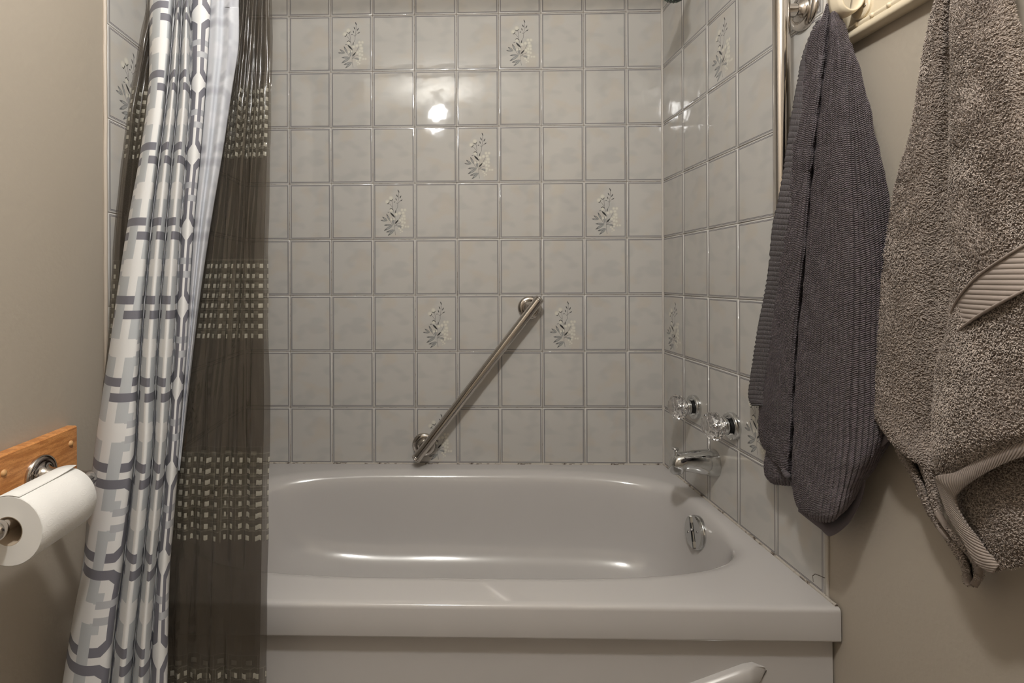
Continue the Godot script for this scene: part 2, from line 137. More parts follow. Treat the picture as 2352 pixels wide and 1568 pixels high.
const LINER_NET := [
	[-0.6331,2.1,0.6856,-0.6153,2.1,0.6956,-0.6097,2.1,0.6796,-0.5844,2.1,0.6896,-0.5161,2.1,0.6756,-0.4373,2.1,0.6813,-0.4212,2.1,0.7014,-0.4264,2.1,0.6739,-0.4071,2.1,0.7038,-0.4068,2.1,0.6888,-0.3921,2.1,0.7089,-0.3976,2.1,0.6789,-0.3829,2.1,0.7014,-0.3831,2.1,0.6838,-0.3692,2.1,0.7013,-0.3638,2.1,0.6964,-0.3625,2.1,0.6838],
	[-0.6337,1.8,0.7276,-0.6159,1.8,0.7376,-0.6103,1.8,0.7216,-0.585,1.8,0.7316,-0.5166,1.8,0.7176,-0.4376,1.8,0.7233,-0.4215,1.8,0.7434,-0.4266,1.8,0.7159,-0.4073,1.8,0.7458,-0.4069,1.8,0.7308,-0.3922,1.8,0.7509,-0.3975,1.8,0.7209,-0.3828,1.8,0.7434,-0.3829,1.8,0.7258,-0.369,1.8,0.7433,-0.3635,1.8,0.7384,-0.3621,1.8,0.7258],
	[-0.6354,1.677,0.7448,-0.6177,1.671,0.7556,-0.612,1.681,0.7383,-0.5869,1.674,0.7492,-0.5179,1.681,0.7342,-0.4386,1.677,0.7406,-0.4225,1.664,0.7623,-0.4272,1.681,0.7325,-0.4079,1.663,0.7651,-0.4072,1.672,0.7488,-0.3924,1.659,0.7705,-0.3974,1.677,0.738,-0.3826,1.664,0.7624,-0.3825,1.674,0.7435,-0.3684,1.663,0.7625,-0.3627,1.666,0.7571,-0.3611,1.674,0.7435],
	[-0.6447,1.576,0.759,-0.627,1.571,0.7697,-0.6217,1.579,0.7526,-0.5967,1.573,0.7634,-0.5257,1.579,0.7485,-0.444,1.575,0.7556,-0.4272,1.565,0.7757,-0.4303,1.578,0.7481,-0.4108,1.564,0.7782,-0.4087,1.571,0.7632,-0.3935,1.561,0.7833,-0.3967,1.575,0.7532,-0.3817,1.564,0.7758,-0.3801,1.573,0.7582,-0.3654,1.564,0.7758,-0.3585,1.566,0.7708,-0.3557,1.572,0.7583],
	[-0.6541,1.482,0.7722,-0.6365,1.478,0.7828,-0.6315,1.484,0.7659,-0.6066,1.48,0.7765,-0.5334,1.484,0.7618,-0.449,1.48,0.7695,-0.4318,1.473,0.7881,-0.4336,1.483,0.7625,-0.4139,1.472,0.7904,-0.4108,1.477,0.7765,-0.3953,1.47,0.7951,-0.3971,1.48,0.7672,-0.3819,1.472,0.7882,-0.3792,1.478,0.7719,-0.364,1.472,0.7882,-0.3562,1.474,0.7836,-0.3525,1.478,0.772],
	[-0.6604,1.333,0.793,-0.6429,1.33,0.8034,-0.6383,1.334,0.7868,-0.6137,1.331,0.7972,-0.5412,1.334,0.7828,-0.4568,1.331,0.7914,-0.4392,1.327,0.8077,-0.4389,1.333,0.7853,-0.4193,1.326,0.8097,-0.4146,1.329,0.7976,-0.3987,1.325,0.8138,-0.3984,1.331,0.7895,-0.383,1.326,0.8078,-0.3787,1.33,0.7935,-0.363,1.326,0.8078,-0.3538,1.327,0.8037,-0.3487,1.33,0.7936],
	[-0.6632,1.194,0.8125,-0.6458,1.192,0.8227,-0.6416,1.194,0.8064,-0.6173,1.193,0.8166,-0.547,1.194,0.8024,-0.4641,1.193,0.8119,-0.4462,1.191,0.8259,-0.444,1.193,0.8066,-0.4246,1.19,0.8277,-0.4185,1.192,0.8172,-0.4023,1.19,0.8313,-0.4001,1.192,0.8102,-0.3847,1.19,0.826,-0.3788,1.192,0.8137,-0.3628,1.19,0.826,-0.3524,1.191,0.8225,-0.3461,1.192,0.8137],
	[-0.6605,1.06,0.8312,-0.6434,1.06,0.8412,-0.6394,1.06,0.8252,-0.6154,1.06,0.8352,-0.5514,1.059,0.8213,-0.4743,1.059,0.8316,-0.4556,1.059,0.8436,-0.4512,1.059,0.8271,-0.4315,1.059,0.8451,-0.4235,1.059,0.8361,-0.4068,1.059,0.8481,-0.4022,1.059,0.8301,-0.3865,1.059,0.8436,-0.3786,1.059,0.8331,-0.3617,1.059,0.8436,-0.3497,1.059,0.8406,-0.3418,1.059,0.8332],
	[-0.6588,0.9307,0.8493,-0.642,0.932,0.8591,-0.6382,0.9299,0.8434,-0.6145,0.9312,0.8532,-0.5562,0.9293,0.8395,-0.4841,0.9307,0.8506,-0.4644,0.932,0.8605,-0.4573,0.9301,0.8469,-0.4372,0.9321,0.8618,-0.4271,0.9311,0.8544,-0.4095,0.9324,0.8643,-0.4023,0.9304,0.8494,-0.386,0.9319,0.8606,-0.376,0.9307,0.8519,-0.3579,0.9318,0.8606,-0.344,0.9315,0.8581,-0.3343,0.9307,0.8519],
	[-0.659,0.806,0.8668,-0.6422,0.8085,0.8764,-0.6387,0.8045,0.861,-0.6153,0.807,0.8706,-0.5611,0.8036,0.8571,-0.4925,0.8068,0.869,-0.472,0.8089,0.877,-0.4624,0.8061,0.866,-0.442,0.8092,0.878,-0.4299,0.8077,0.872,-0.4117,0.8098,0.8799,-0.4019,0.8067,0.868,-0.3851,0.809,0.8769,-0.3731,0.8072,0.87,-0.3541,0.8091,0.8769,-0.3384,0.8086,0.8749,-0.327,0.8073,0.87],
	[-0.6582,0.6855,0.8836,-0.6417,0.6893,0.8931,-0.6384,0.6834,0.8779,-0.6153,0.6871,0.8874,-0.5637,0.6822,0.8741,-0.4971,0.6874,0.8868,-0.4767,0.6898,0.8928,-0.4652,0.6866,0.8845,-0.4452,0.6903,0.8936,-0.4317,0.6885,0.889,-0.4135,0.691,0.8951,-0.4018,0.6875,0.886,-0.3852,0.6902,0.8928,-0.3717,0.6882,0.8875,-0.3525,0.6903,0.8928,-0.3358,0.6898,0.8912,-0.3233,0.6884,0.8874],
	[-0.66,0.569,0.8999,-0.6436,0.574,0.9092,-0.6405,0.5663,0.8943,-0.6177,0.5712,0.9036,-0.5641,0.5648,0.8905,-0.4954,0.5717,0.903,-0.4748,0.575,0.9089,-0.4631,0.5708,0.9007,-0.443,0.5756,0.9096,-0.4294,0.5733,0.9051,-0.411,0.5765,0.9111,-0.3992,0.572,0.9021,-0.3824,0.5756,0.9088,-0.3688,0.5729,0.9036,-0.3494,0.5758,0.9088,-0.3326,0.5751,0.9073,-0.32,0.5733,0.9035],
	[-0.6658,0.4564,0.9157,-0.6495,0.4624,0.9249,-0.6467,0.453,0.9102,-0.6241,0.4591,0.9193,-0.5665,0.4513,0.9064,-0.4937,0.4599,0.9186,-0.473,0.4639,0.9245,-0.4611,0.4588,0.9164,-0.4409,0.4646,0.9252,-0.4272,0.4619,0.9207,-0.4087,0.4659,0.9266,-0.3967,0.4603,0.9178,-0.3798,0.4647,0.9243,-0.3661,0.4615,0.9192,-0.3465,0.465,0.9243,-0.3295,0.4642,0.9228,-0.3167,0.4619,0.9191],
	[-0.6741,0.3345,0.9328,-0.658,0.3418,0.9418,-0.6556,0.3304,0.9273,-0.6332,0.3378,0.9363,-0.5701,0.3285,0.9236,-0.4919,0.339,0.9355,-0.4711,0.3437,0.9413,-0.4591,0.3376,0.9333,-0.4388,0.3447,0.9419,-0.425,0.3414,0.9376,-0.4064,0.3462,0.9433,-0.3943,0.3395,0.9347,-0.3773,0.3448,0.9411,-0.3635,0.341,0.9361,-0.3438,0.3452,0.9411,-0.3267,0.3443,0.9396,-0.3139,0.3416,0.936],
	[-0.6766,0.2005,0.9515,-0.6606,0.2091,0.9603,-0.6585,0.1957,0.9462,-0.6364,0.2044,0.955,-0.5669,0.1936,0.9425,-0.4824,0.2061,0.9541,-0.4624,0.2118,0.9598,-0.4511,0.2045,0.952,-0.4315,0.2129,0.9604,-0.4183,0.209,0.9561,-0.4004,0.2147,0.9617,-0.3889,0.2068,0.9533,-0.3726,0.213,0.9596,-0.3594,0.2085,0.9546,-0.3405,0.2135,0.9595,-0.3242,0.2124,0.9581,-0.3119,0.2092,0.9545]]
const LINER_LEFT_NET := [
	[-0.6378,2.1,0.6736,-0.6201,2.1,0.6816,-0.6151,2.1,0.6676,-0.5922,2.1,0.6796,-0.5746,2.1,0.6696,-0.542,2.1,0.6756],
	[-0.6384,1.8,0.7156,-0.6208,1.8,0.7236,-0.6157,1.8,0.7096,-0.5929,1.8,0.7216,-0.5753,1.8,0.7116,-0.5427,1.8,0.7176],
	[-0.64,1.685,0.7317,-0.6224,1.68,0.7405,-0.6173,1.688,0.7253,-0.5946,1.68,0.7384,-0.577,1.686,0.7276,-0.5446,1.682,0.7341],
	[-0.6494,1.582,0.7461,-0.6319,1.578,0.7547,-0.6271,1.585,0.7398,-0.6045,1.578,0.7526,-0.5873,1.583,0.742,-0.5551,1.579,0.7485],
	[-0.659,1.487,0.7595,-0.6416,1.483,0.768,-0.637,1.489,0.7532,-0.6145,1.484,0.7659,-0.5976,1.488,0.7553,-0.5657,1.485,0.7617],
	[-0.6654,1.336,0.7806,-0.6481,1.334,0.7889,-0.6439,1.337,0.7744,-0.6216,1.334,0.7868,-0.6053,1.336,0.7765,-0.5739,1.335,0.7828],
	[-0.6683,1.195,0.8002,-0.6512,1.194,0.8084,-0.6473,1.196,0.7942,-0.6252,1.194,0.8064,-0.6093,1.196,0.7962,-0.5784,1.194,0.8024],
	[-0.6656,1.06,0.8192,-0.6488,1.06,0.8272,-0.6451,1.06,0.8132,-0.6233,1.06,0.8252,-0.6078,1.06,0.8153,-0.5774,1.06,0.8213],
	[-0.664,0.9291,0.8375,-0.6474,0.9302,0.8454,-0.6439,0.9283,0.8316,-0.6224,0.9299,0.8434,-0.6072,0.9286,0.8336,-0.5773,0.9293,0.8395],
	[-0.6642,0.8029,0.8552,-0.6478,0.805,0.8629,-0.6445,0.8015,0.8494,-0.6232,0.8045,0.861,-0.6084,0.802,0.8513,-0.5789,0.8036,0.8571],
	[-0.6635,0.681,0.8723,-0.6473,0.6841,0.8798,-0.6442,0.6789,0.8666,-0.6231,0.6834,0.8779,-0.6087,0.6798,0.8684,-0.5796,0.6821,0.8741],
	[-0.6653,0.5632,0.8887,-0.6493,0.5672,0.8962,-0.6464,0.5604,0.8831,-0.6255,0.5664,0.8943,-0.6115,0.5616,0.885,-0.5828,0.5647,0.8905],
	[-0.6712,0.4492,0.9047,-0.6553,0.4541,0.912,-0.6527,0.4458,0.8992,-0.632,0.4531,0.9102,-0.6183,0.4473,0.901,-0.59,0.4511,0.9064],
	[-0.6797,0.3259,0.922,-0.6639,0.3317,0.9292,-0.6616,0.3218,0.9165,-0.6411,0.3306,0.9273,-0.6278,0.3236,0.9183,-0.5999,0.3282,0.9237],
	[-0.6822,0.1903,0.941,-0.6666,0.1973,0.948,-0.6646,0.1855,0.9356,-0.6443,0.1959,0.9462,-0.6315,0.1877,0.9373,-0.604,0.1931,0.9426]]
const LINER_BACK_NET := [
	[-0.4534,2.1,0.6616,-0.4348,2.1,0.6696,-0.4277,2.1,0.6596,-0.4123,2.1,0.6696,-0.4042,2.1,0.6616,-0.3906,2.1,0.6676,-0.3741,2.1,0.6656],
	[-0.4538,1.8,0.7036,-0.4351,1.8,0.7116,-0.4279,1.8,0.7016,-0.4124,1.8,0.7116,-0.4042,1.8,0.7036,-0.3905,1.8,0.7096,-0.3738,1.8,0.7076],
	[-0.455,1.689,0.7192,-0.4359,1.684,0.7279,-0.4284,1.69,0.7171,-0.4126,1.683,0.7279,-0.4041,1.688,0.7193,-0.3901,1.684,0.7258,-0.373,1.685,0.7237],
	[-0.4619,1.585,0.7337,-0.4406,1.581,0.7423,-0.4314,1.586,0.7316,-0.414,1.58,0.7423,-0.4038,1.584,0.7338,-0.3882,1.581,0.7403,-0.3685,1.582,0.7382],
	[-0.4681,1.489,0.7471,-0.4451,1.486,0.7556,-0.4347,1.49,0.7451,-0.4159,1.485,0.7557,-0.4045,1.488,0.7472,-0.3876,1.486,0.7536,-0.366,1.486,0.7515],
	[-0.4779,1.337,0.7684,-0.4523,1.335,0.7767,-0.4402,1.337,0.7664,-0.4196,1.335,0.7768,-0.4063,1.337,0.7685,-0.3876,1.335,0.7747,-0.3632,1.335,0.7727],
	[-0.4868,1.196,0.7882,-0.4592,1.194,0.7964,-0.4455,1.196,0.7862,-0.4233,1.194,0.7964,-0.4086,1.195,0.7883,-0.3883,1.194,0.7944,-0.3616,1.194,0.7924],
	[-0.4992,1.059,0.8073,-0.4685,1.059,0.8153,-0.4527,1.059,0.8053,-0.4282,1.059,0.8154,-0.4113,1.059,0.8074,-0.3887,1.059,0.8134,-0.3586,1.059,0.8114],
	[-0.5116,0.9274,0.8258,-0.4771,0.9284,0.8336,-0.4587,0.9271,0.8238,-0.4315,0.9283,0.8336,-0.4119,0.9273,0.8258,-0.3867,0.928,0.8317,-0.3524,0.9277,0.8297],
	[-0.5223,0.8001,0.8436,-0.4846,0.8022,0.8513,-0.4637,0.7997,0.8416,-0.434,0.8023,0.8513,-0.412,0.8003,0.8436,-0.3844,0.8018,0.8493,-0.3464,0.8014,0.8474],
	[-0.5285,0.6772,0.8608,-0.4889,0.6803,0.8684,-0.4668,0.6767,0.8589,-0.4358,0.6805,0.8683,-0.4124,0.6776,0.8607,-0.3835,0.68,0.8664,-0.3434,0.6794,0.8645],
	[-0.5269,0.5583,0.8774,-0.487,0.5624,0.8849,-0.4646,0.5578,0.8755,-0.4333,0.5628,0.8848,-0.4097,0.5591,0.8773,-0.3805,0.5622,0.8829,-0.3401,0.5615,0.881],
	[-0.5254,0.4434,0.8935,-0.4851,0.4485,0.9008,-0.4625,0.4428,0.8916,-0.431,0.449,0.9007,-0.4071,0.4444,0.8934,-0.3777,0.4483,0.8988,-0.337,0.4474,0.897],
	[-0.5236,0.3191,0.9109,-0.4832,0.3253,0.9181,-0.4604,0.3184,0.909,-0.4287,0.3259,0.918,-0.4047,0.3205,0.9107,-0.3751,0.3251,0.9161,-0.3341,0.3241,0.9142],
	[-0.5131,0.1826,0.93,-0.4743,0.1899,0.937,-0.4526,0.1818,0.9281,-0.4221,0.1906,0.9369,-0.3992,0.1842,0.9298,-0.3708,0.1897,0.935,-0.3315,0.1886,0.9332]]

var rng := RandomNumberGenerator.new()
var taken := {}
var M := {}

func _ready() -> void:
	rng.seed = 7
	# ---------------------------------------------------------------- camera
	var cam := Camera3D.new()
	cam.name = "camera"
	cam.projection = Camera3D.PROJECTION_FRUSTUM
	cam.near = 0.05
	cam.far = 20.0
	cam.size = 2.0 * cam.near * 784.0 / 1169.5
	cam.frustum_offset = Vector2(191.7 / 1169.5, -139.3 / 1169.5) * cam.near
	cam.transform = Transform3D(Basis(Vector3.UP, 0.0211) * Basis(Vector3.BACK, -0.004), Vector3(0, 1.062, 1.8436))
	add_child(cam)
	cam.current = true
	# ---------------------------------------------------------------- environment
	var env := Environment.new()
	env.background_mode = Environment.BG_COLOR
	env.background_color = Color.BLACK
	env.tonemap_mode = Environment.TONE_MAPPER_LINEAR
	env.tonemap_exposure = 1.0
	env.sdfgi_enabled = true
	env.ssao_enabled = true
	env.ssil_enabled = true
	var we := WorldEnvironment.new()
	we.name = "environment"
	we.environment = env
	add_child(we)
	# ---------------------------------------------------------------- light: the ceiling lamp behind the camera
	ceiling_lamp(Vector3(-0.01, 2.19, 1.66))
	# ---------------------------------------------------------------- scene
	materials()
	room()
	tiles()
	bathtub()
	caulk()
	curtain()
	liner()
	rod()
	towel_ribbed()
	towel_terry()
	hook_rack()
	grab_bar(Vector3(-0.058, 0.469, 0), Vector3(0.325, 0.963, 0), Vector3.BACK, "brushed nickel grab bar slanting across the back wall above the tub")
	grab_bar(Vector3(XR, 1.245, 0.713), Vector3(XR, 1.650, 0.713), Vector3.LEFT, "polished upright grab bar on the tiled wall beside the dark ribbed towel")
	faucet_handle(Vector3(XR, 0.663, 0.228), "clear faceted tap knob farther back, nearer the tile corner")
	faucet_handle(Vector3(XR, 0.662, 0.434), "clear faceted tap knob nearer the dark ribbed towel")
	tub_spout()
	shower_head()
	paper_holder()
	paper_roll()

# ==================================================================== helpers
func numbered(called: String) -> String:
	var n: int = taken.get(called, 0)
	taken[called] = n + 1
	return called if n == 0 else "%s_%03d" % [called, n]

func thing(called: String, label: String, category: String, at := Vector3.ZERO, group := "") -> Node3D:
	var o := Node3D.new()
	o.name = numbered(called)
	add_child(o)
	o.position = at
	o.set_meta("label", label)
	o.set_meta("category", category)
	if group:
		o.set_meta("group", group)
	return o

func part(called: String, mesh: Mesh, m: Material, parent: Node3D, at := Transform3D()) -> MeshInstance3D:
	var o := MeshInstance3D.new()
	o.name = called
	o.mesh = mesh
	o.material_override = m
	o.transform = at
	o.cast_shadow = GeometryInstance3D.SHADOW_CASTING_SETTING_ON
	parent.add_child(o, true)
	return o

func structure(called: String, mesh: Mesh, m: Material, at := Transform3D()) -> MeshInstance3D:
	var o := part(called, mesh, m, self, at)
	o.set_meta("kind", "structure")
	return o

func flat(c: Color, rough: float, metal := 0.0) -> StandardMaterial3D:
	var m := StandardMaterial3D.new()
	m.albedo_color = c
	m.roughness = rough
	m.metallic = metal
	return m

func c8(r: float, g: float, b: float, a := 255.0) -> Color:
	return Color(r / 255.0, g / 255.0, b / 255.0, a / 255.0)

func start() -> SurfaceTool:
	var st := SurfaceTool.new()
	st.begin(Mesh.PRIMITIVE_TRIANGLES)
	return st

func done(st: SurfaceTool) -> ArrayMesh:
	st.generate_normals()
	return st.commit()

func tri(st: SurfaceTool, a: Vector3, b: Vector3, c: Vector3, ua := Vector2.ZERO, ub := Vector2.ZERO, uc := Vector2.ZERO) -> void:
	st.set_uv(ua)
	st.add_vertex(a)
	st.set_uv(ub)
	st.add_vertex(b)
	st.set_uv(uc)
	st.add_vertex(c)

# a, b, c, d counter-clockwise as seen from outside
func quad(st: SurfaceTool, a: Vector3, b: Vector3, c: Vector3, d: Vector3, ua := Vector2.ZERO, ub := Vector2.ZERO, uc := Vector2.ZERO, ud := Vector2.ZERO) -> void:
	tri(st, a, c, b, ua, uc, ub)
	tri(st, a, d, c, ua, ud, uc)

# a grid of points: rows of equal length; smooth
func grid(st: SurfaceTool, rows: Array, uvs := [], flip := false, smooth := 0) -> void:
	st.set_smooth_group(smooth)
	for i in rows.size() - 1:
		var p: PackedVector3Array = rows[i]
		var q: PackedVector3Array = rows[i + 1]
		for j in p.size() - 1:
			var ua := Vector2.ZERO
			var ub := Vector2.ZERO
			var uc := Vector2.ZERO
			var ud := Vector2.ZERO
			if uvs:
				ua = uvs[i][j]
				ub = uvs[i + 1][j]
				uc = uvs[i + 1][j + 1]
				ud = uvs[i][j + 1]
			if flip:
				quad(st, p[j], p[j + 1], q[j + 1], q[j], ua, ud, uc, ub)
			else:
				quad(st, p[j], q[j], q[j + 1], p[j + 1], ua, ub, uc, ud)

# turn a profile of (radius, height) round the y axis of at
func lathe(st: SurfaceTool, prof: Array, at: Transform3D, seg := 32, smooth := 0, uv_v := 1.0) -> void:
	var rows := []
	var uvs := []
	for k in prof.size():
		var r := PackedVector3Array()
		var u := []
		for i in seg + 1:
			var t := TAU * (i % seg) / seg
			r.append(at * Vector3(prof[k].x * cos(t), prof[k].y, prof[k].x * sin(t)))
			u.append(Vector2(float(i) / seg, uv_v * k / maxf(1.0, prof.size() - 1)))
		rows.append(r)
		uvs.append(u)
	grid(st, rows, uvs, false, smooth)

func lathe_mesh(prof: Array, at := Transform3D(), seg := 32, smooth := 0) -> ArrayMesh:
	var st := start()
	lathe(st, prof, at, seg, smooth)
	return done(st)

# the transform that carries the y axis onto dir, at a point
func along(dir: Vector3, at: Vector3) -> Transform3D:
	var y := dir.normalized()
	var x := y.cross(Vector3(0, 0, 1) if absf(y.z) < 0.9 else Vector3(1, 0, 0)).normalized()
	return Transform3D(Basis(x, y, x.cross(y)), at)

func tube(st: SurfaceTool, path: Array, radius: float, seg := 14) -> void:
	var rows := []
	for i in path.size():
		var dir: Vector3 = path[mini(i + 1, path.size() - 1)] - path[maxi(i - 1, 0)]
		var f := along(dir, path[i])
		var r := PackedVector3Array()
		for k in seg + 1:
			var t := TAU * (k % seg) / seg
			r.append(f * Vector3(radius * cos(t), 0, radius * sin(t)))
		rows.append(r)
	grid(st, rows)
	# caps
	for e in [0, path.size() - 1]:
		var c: PackedVector3Array = rows[e]
		st.set_smooth_group(-1)
		for k in seg:
			if e == 0:
				tri(st, path[e], c[k + 1], c[k])
			else:
				tri(st, path[e], c[k], c[k + 1])

# a box with chamfered edges, by its centre and size
func block(st: SurfaceTool, at: Vector3, size: Vector3, cham := 0.0, xf := Transform3D()) -> void:
	var h := size / 2.0
	st.set_smooth_group(-1)
	var c := cham
	if c <= 0.0:
		for ax in 3:
			for s in [-1.0, 1.0]:
				var n := Vector3.ZERO
				n[ax] = s
				var u := Vector3.ZERO
				u[(ax + 1) % 3] = 1.0
				var v := Vector3.ZERO
				v[(ax + 2) % 3] = s
				var o := at + n * h
				quad(st, xf * (o - u * h - v * h), xf * (o + u * h - v * h), xf * (o + u * h + v * h), xf * (o - u * h + v * h), Vector2(0, 0), Vector2(1, 0), Vector2(1, 1), Vector2(0, 1))
		return
	# faces
	for ax in 3:
		for s in [-1.0, 1.0]:
			var n := Vector3.ZERO
			n[ax] = s
			var u := Vector3.ZERO
			u[(ax + 1) % 3] = 1.0
			var v := Vector3.ZERO
			v[(ax + 2) % 3] = s
			var o := at + n * h
			var k := h - Vector3.ONE * c
			quad(st, xf * (o - u * k - v * k), xf * (o + u * k - v * k), xf * (o + u * k + v * k), xf * (o - u * k + v * k), Vector2(0, 0), Vector2(1, 0), Vector2(1, 1), Vector2(0, 1))
	# edges: between the faces of axes a and b, running along d
	for d in 3:
		var a := (d + 1) % 3
		var b := (d + 2) % 3
		for sa in [-1.0, 1.0]:
			for sb in [-1.0, 1.0]:
				var p := [Vector3.ZERO, Vector3.ZERO, Vector3.ZERO, Vector3.ZERO]
				for q in 4:
					var w := Vector3.ZERO
					w[d] = (h[d] - c) * (-1.0 if q < 2 else 1.0)
					var first: bool = q == 0 or q == 3
					w[a] = sa * (h[a] if first else h[a] - c)
					w[b] = sb * (h[b] - c if first else h[b])
					p[q] = xf * (at + w)
				if sa * sb > 0:
					quad(st, p[0], p[1], p[2], p[3])
				else:
					quad(st, p[3], p[2], p[1], p[0])
	for sx in [-1.0, 1.0]:
		for sy in [-1.0, 1.0]:
			for sz in [-1.0, 1.0]:
				var s := Vector3(sx, sy, sz)
				var a := xf * (at + s * (h - Vector3(0, c, c)))
				var b := xf * (at + s * (h - Vector3(c, 0, c)))
				var e := xf * (at + s * (h - Vector3(c, c, 0)))
				if sx * sy * sz > 0:
					tri(st, a, e, b)
				else:
					tri(st, a, b, e)

func block_mesh(at: Vector3, size: Vector3, cham := 0.0) -> ArrayMesh:
	var st := start()
	block(st, at, size, cham)
	return done(st)

func between(a: Vector3, b: Vector3, cham := 0.0) -> ArrayMesh:
	return block_mesh((a + b) / 2.0, (b - a).abs(), cham)

func net(flat_rows: Array) -> Array:
	var out := []
	for r in flat_rows:
		var p := PackedVector3Array()
		for k in range(0, r.size(), 3):
			p.append(Vector3(r[k], r[k + 1], r[k + 2]))
		out.append(p)
	return out

# a smooth curve through the points, n steps between each two
func curve(p: PackedVector3Array, n: int) -> PackedVector3Array:
	var out := PackedVector3Array()
	for i in p.size() - 1:
		var a := p[maxi(i - 1, 0)]
		var d := p[mini(i + 2, p.size() - 1)]
		for k in n:
			out.append(p[i].cubic_interpolate(p[i + 1], a, d, float(k) / n))
	out.append(p[p.size() - 1])
	return out

func refine(rows: Array, nu: int, nv: int) -> Array:
	var wide := []
	for r in rows:
		wide.append(curve(r, nu))
	var out := []
	var columns := []
	for j in wide[0].size():
		var col := PackedVector3Array()
		for r in wide:
			col.append(r[j])
		columns.append(curve(col, nv))
	for i in columns[0].size():
		var r := PackedVector3Array()
		for col in columns:
			r.append(col[i])
		out.append(r)
	return out

func grid_normals(rows: Array) -> Array:
	var out := []
	for i in rows.size():
		var r := PackedVector3Array()
		for j in rows[i].size():
			var du: Vector3 = rows[i][mini(j + 1, rows[i].size() - 1)] - rows[i][maxi(j - 1, 0)]
			var dv: Vector3 = rows[mini(i + 1, rows.size() - 1)][j] - rows[maxi(i - 1, 0)][j]
			r.append(dv.cross(du).normalized())
		out.append(r)
	return out

# arc lengths: u along the middle row, v along the middle column, in metres
func lengths(rows: Array) -> Array:
	var uvs := []
	var mid: PackedVector3Array = rows[rows.size() / 2]
	var us := [0.0]
	for j in mid.size() - 1:
		us.append(us[j] + mid[j].distance_to(mid[j + 1]))
	var v := 0.0
	var c: int = mid.size() / 2
	for i in rows.size():
		if i > 0:
			v += rows[i][c].distance_to(rows[i - 1][c])
		var r := []
		for j in mid.size():
			r.append(Vector2(us[j], v))
		uvs.append(r)
	return uvs

# cloth with thickness: front face, back face and edges
func cloth(rows: Array, thick: float, uvs: Array) -> ArrayMesh:
	var nrm := grid_normals(rows)
	var back := []
	for i in rows.size():
		var r := PackedVector3Array()
		for j in rows[i].size():
			r.append(rows[i][j] - nrm[i][j] * thick)
		back.append(r)
	var st := start()
	grid(st, rows, uvs, false, 0)
	grid(st, back, uvs, true, 0)
	var w: int = rows[0].size() - 1
	var hgt := rows.size() - 1
	for i in hgt:
		quad(st, rows[i][0], back[i][0], back[i + 1][0], rows[i + 1][0], uvs[i][0], uvs[i][0], uvs[i + 1][0], uvs[i + 1][0])
		quad(st, rows[i][w], rows[i + 1][w], back[i + 1][w], back[i][w], uvs[i][w], uvs[i + 1][w], uvs[i + 1][w], uvs[i][w])
	for j in w:
		quad(st, rows[0][j], rows[0][j + 1], back[0][j + 1], back[0][j], uvs[0][j], uvs[0][j + 1], uvs[0][j + 1], uvs[0][j])
		quad(st, rows[hgt][j], back[hgt][j], back[hgt][j + 1], rows[hgt][j + 1], uvs[hgt][j], uvs[hgt][j], uvs[hgt][j + 1], uvs[hgt][j + 1])
	return done(st)

func noise(sd: int, freq: float, oct := 3) -> FastNoiseLite:
	var n := FastNoiseLite.new()
	n.seed = sd
	n.noise_type = FastNoiseLite.TYPE_SIMPLEX_SMOOTH
	n.frequency = freq
	n.fractal_octaves = oct
	return n

func texture(im: Image) -> ImageTexture:
	return ImageTexture.create_from_image(im)

# a float height picture
func heights(w: int, h: int, f: Callable) -> ImageTexture:
	var im := Image.create(w, h, false, Image.FORMAT_RF)
	for y in h:
		for x in w:
			im.set_pixel(x, y, Color(f.call(float(x) / w, float(y) / h), 0, 0))
	return texture(im)

# noise that repeats over the unit square
func round_noise(n: FastNoiseLite, u: float, v: float, k: float) -> float:
	var a := TAU * u
	var b := TAU * v
	return n.get_noise_3d(k * cos(a) + 31.0 * 0.0, k * sin(a), k * cos(b) + 7.0) * 0.5 + n.get_noise_3d(k * sin(b) + 40.0, k * cos(a) + 3.0, k * sin(a)) * 0.5

# ==================================================================== materials
func materials() -> void:
	var pn := NoiseTexture2D.new()
	pn.noise = noise(3, 0.035, 4)
	pn.width = 512
	pn.height = 512
	pn.seamless = true
	var paint := flat(c8(170, 160, 146), 0.55)
	paint.heightmap_enabled = true
	paint.heightmap_texture = pn
	paint.heightmap_scale = 0.03
	paint.uv1_triplanar = true
	paint.uv1_world_triplanar = true
	paint.uv1_scale = Vector3.ONE * 4.0
	M.paint = paint
	M.ceiling = flat(c8(236, 233, 226), 0.8)
	M.floor = flat(c8(140, 134, 127), 0.5)
	M.tub = flat(c8(186, 182, 179), 0.12)
	M.tub.clearcoat_enabled = true
	M.tub.clearcoat = 0.4
	M.tub.clearcoat_roughness = 0.05
	M.nickel = flat(c8(200, 194, 188), 0.13, 1.0)
	M.chrome = flat(c8(205, 206, 206), 0.06, 1.0)
	M.dark_chrome = flat(c8(60, 60, 60), 0.3, 1.0)
	M.rubber = flat(c8(24, 24, 24), 0.6)
	M.grout = grimy(c8(142, 133, 123), c8(108, 98, 88), 0.3, 21)
	M.caulk = grimy(c8(178, 170, 160), c8(66, 54, 44), 0.30, 22)
	M.cream = flat(c8(222, 208, 182), 0.4)
	M.wood = wood()
	M.wood_tri = M.wood.duplicate()
	M.wood_tri.uv1_triplanar = true
	M.wood_tri.uv1_scale = Vector3(5, 9, 5)
	M.caulk_white = flat(c8(188, 182, 174), 0.5)
	M.edge_trim = flat(c8(188, 176, 162), 0.5)
	M.peg = flat(c8(206, 160, 108), 0.5)
	M.paper = flat(c8(232, 230, 226), 0.95)

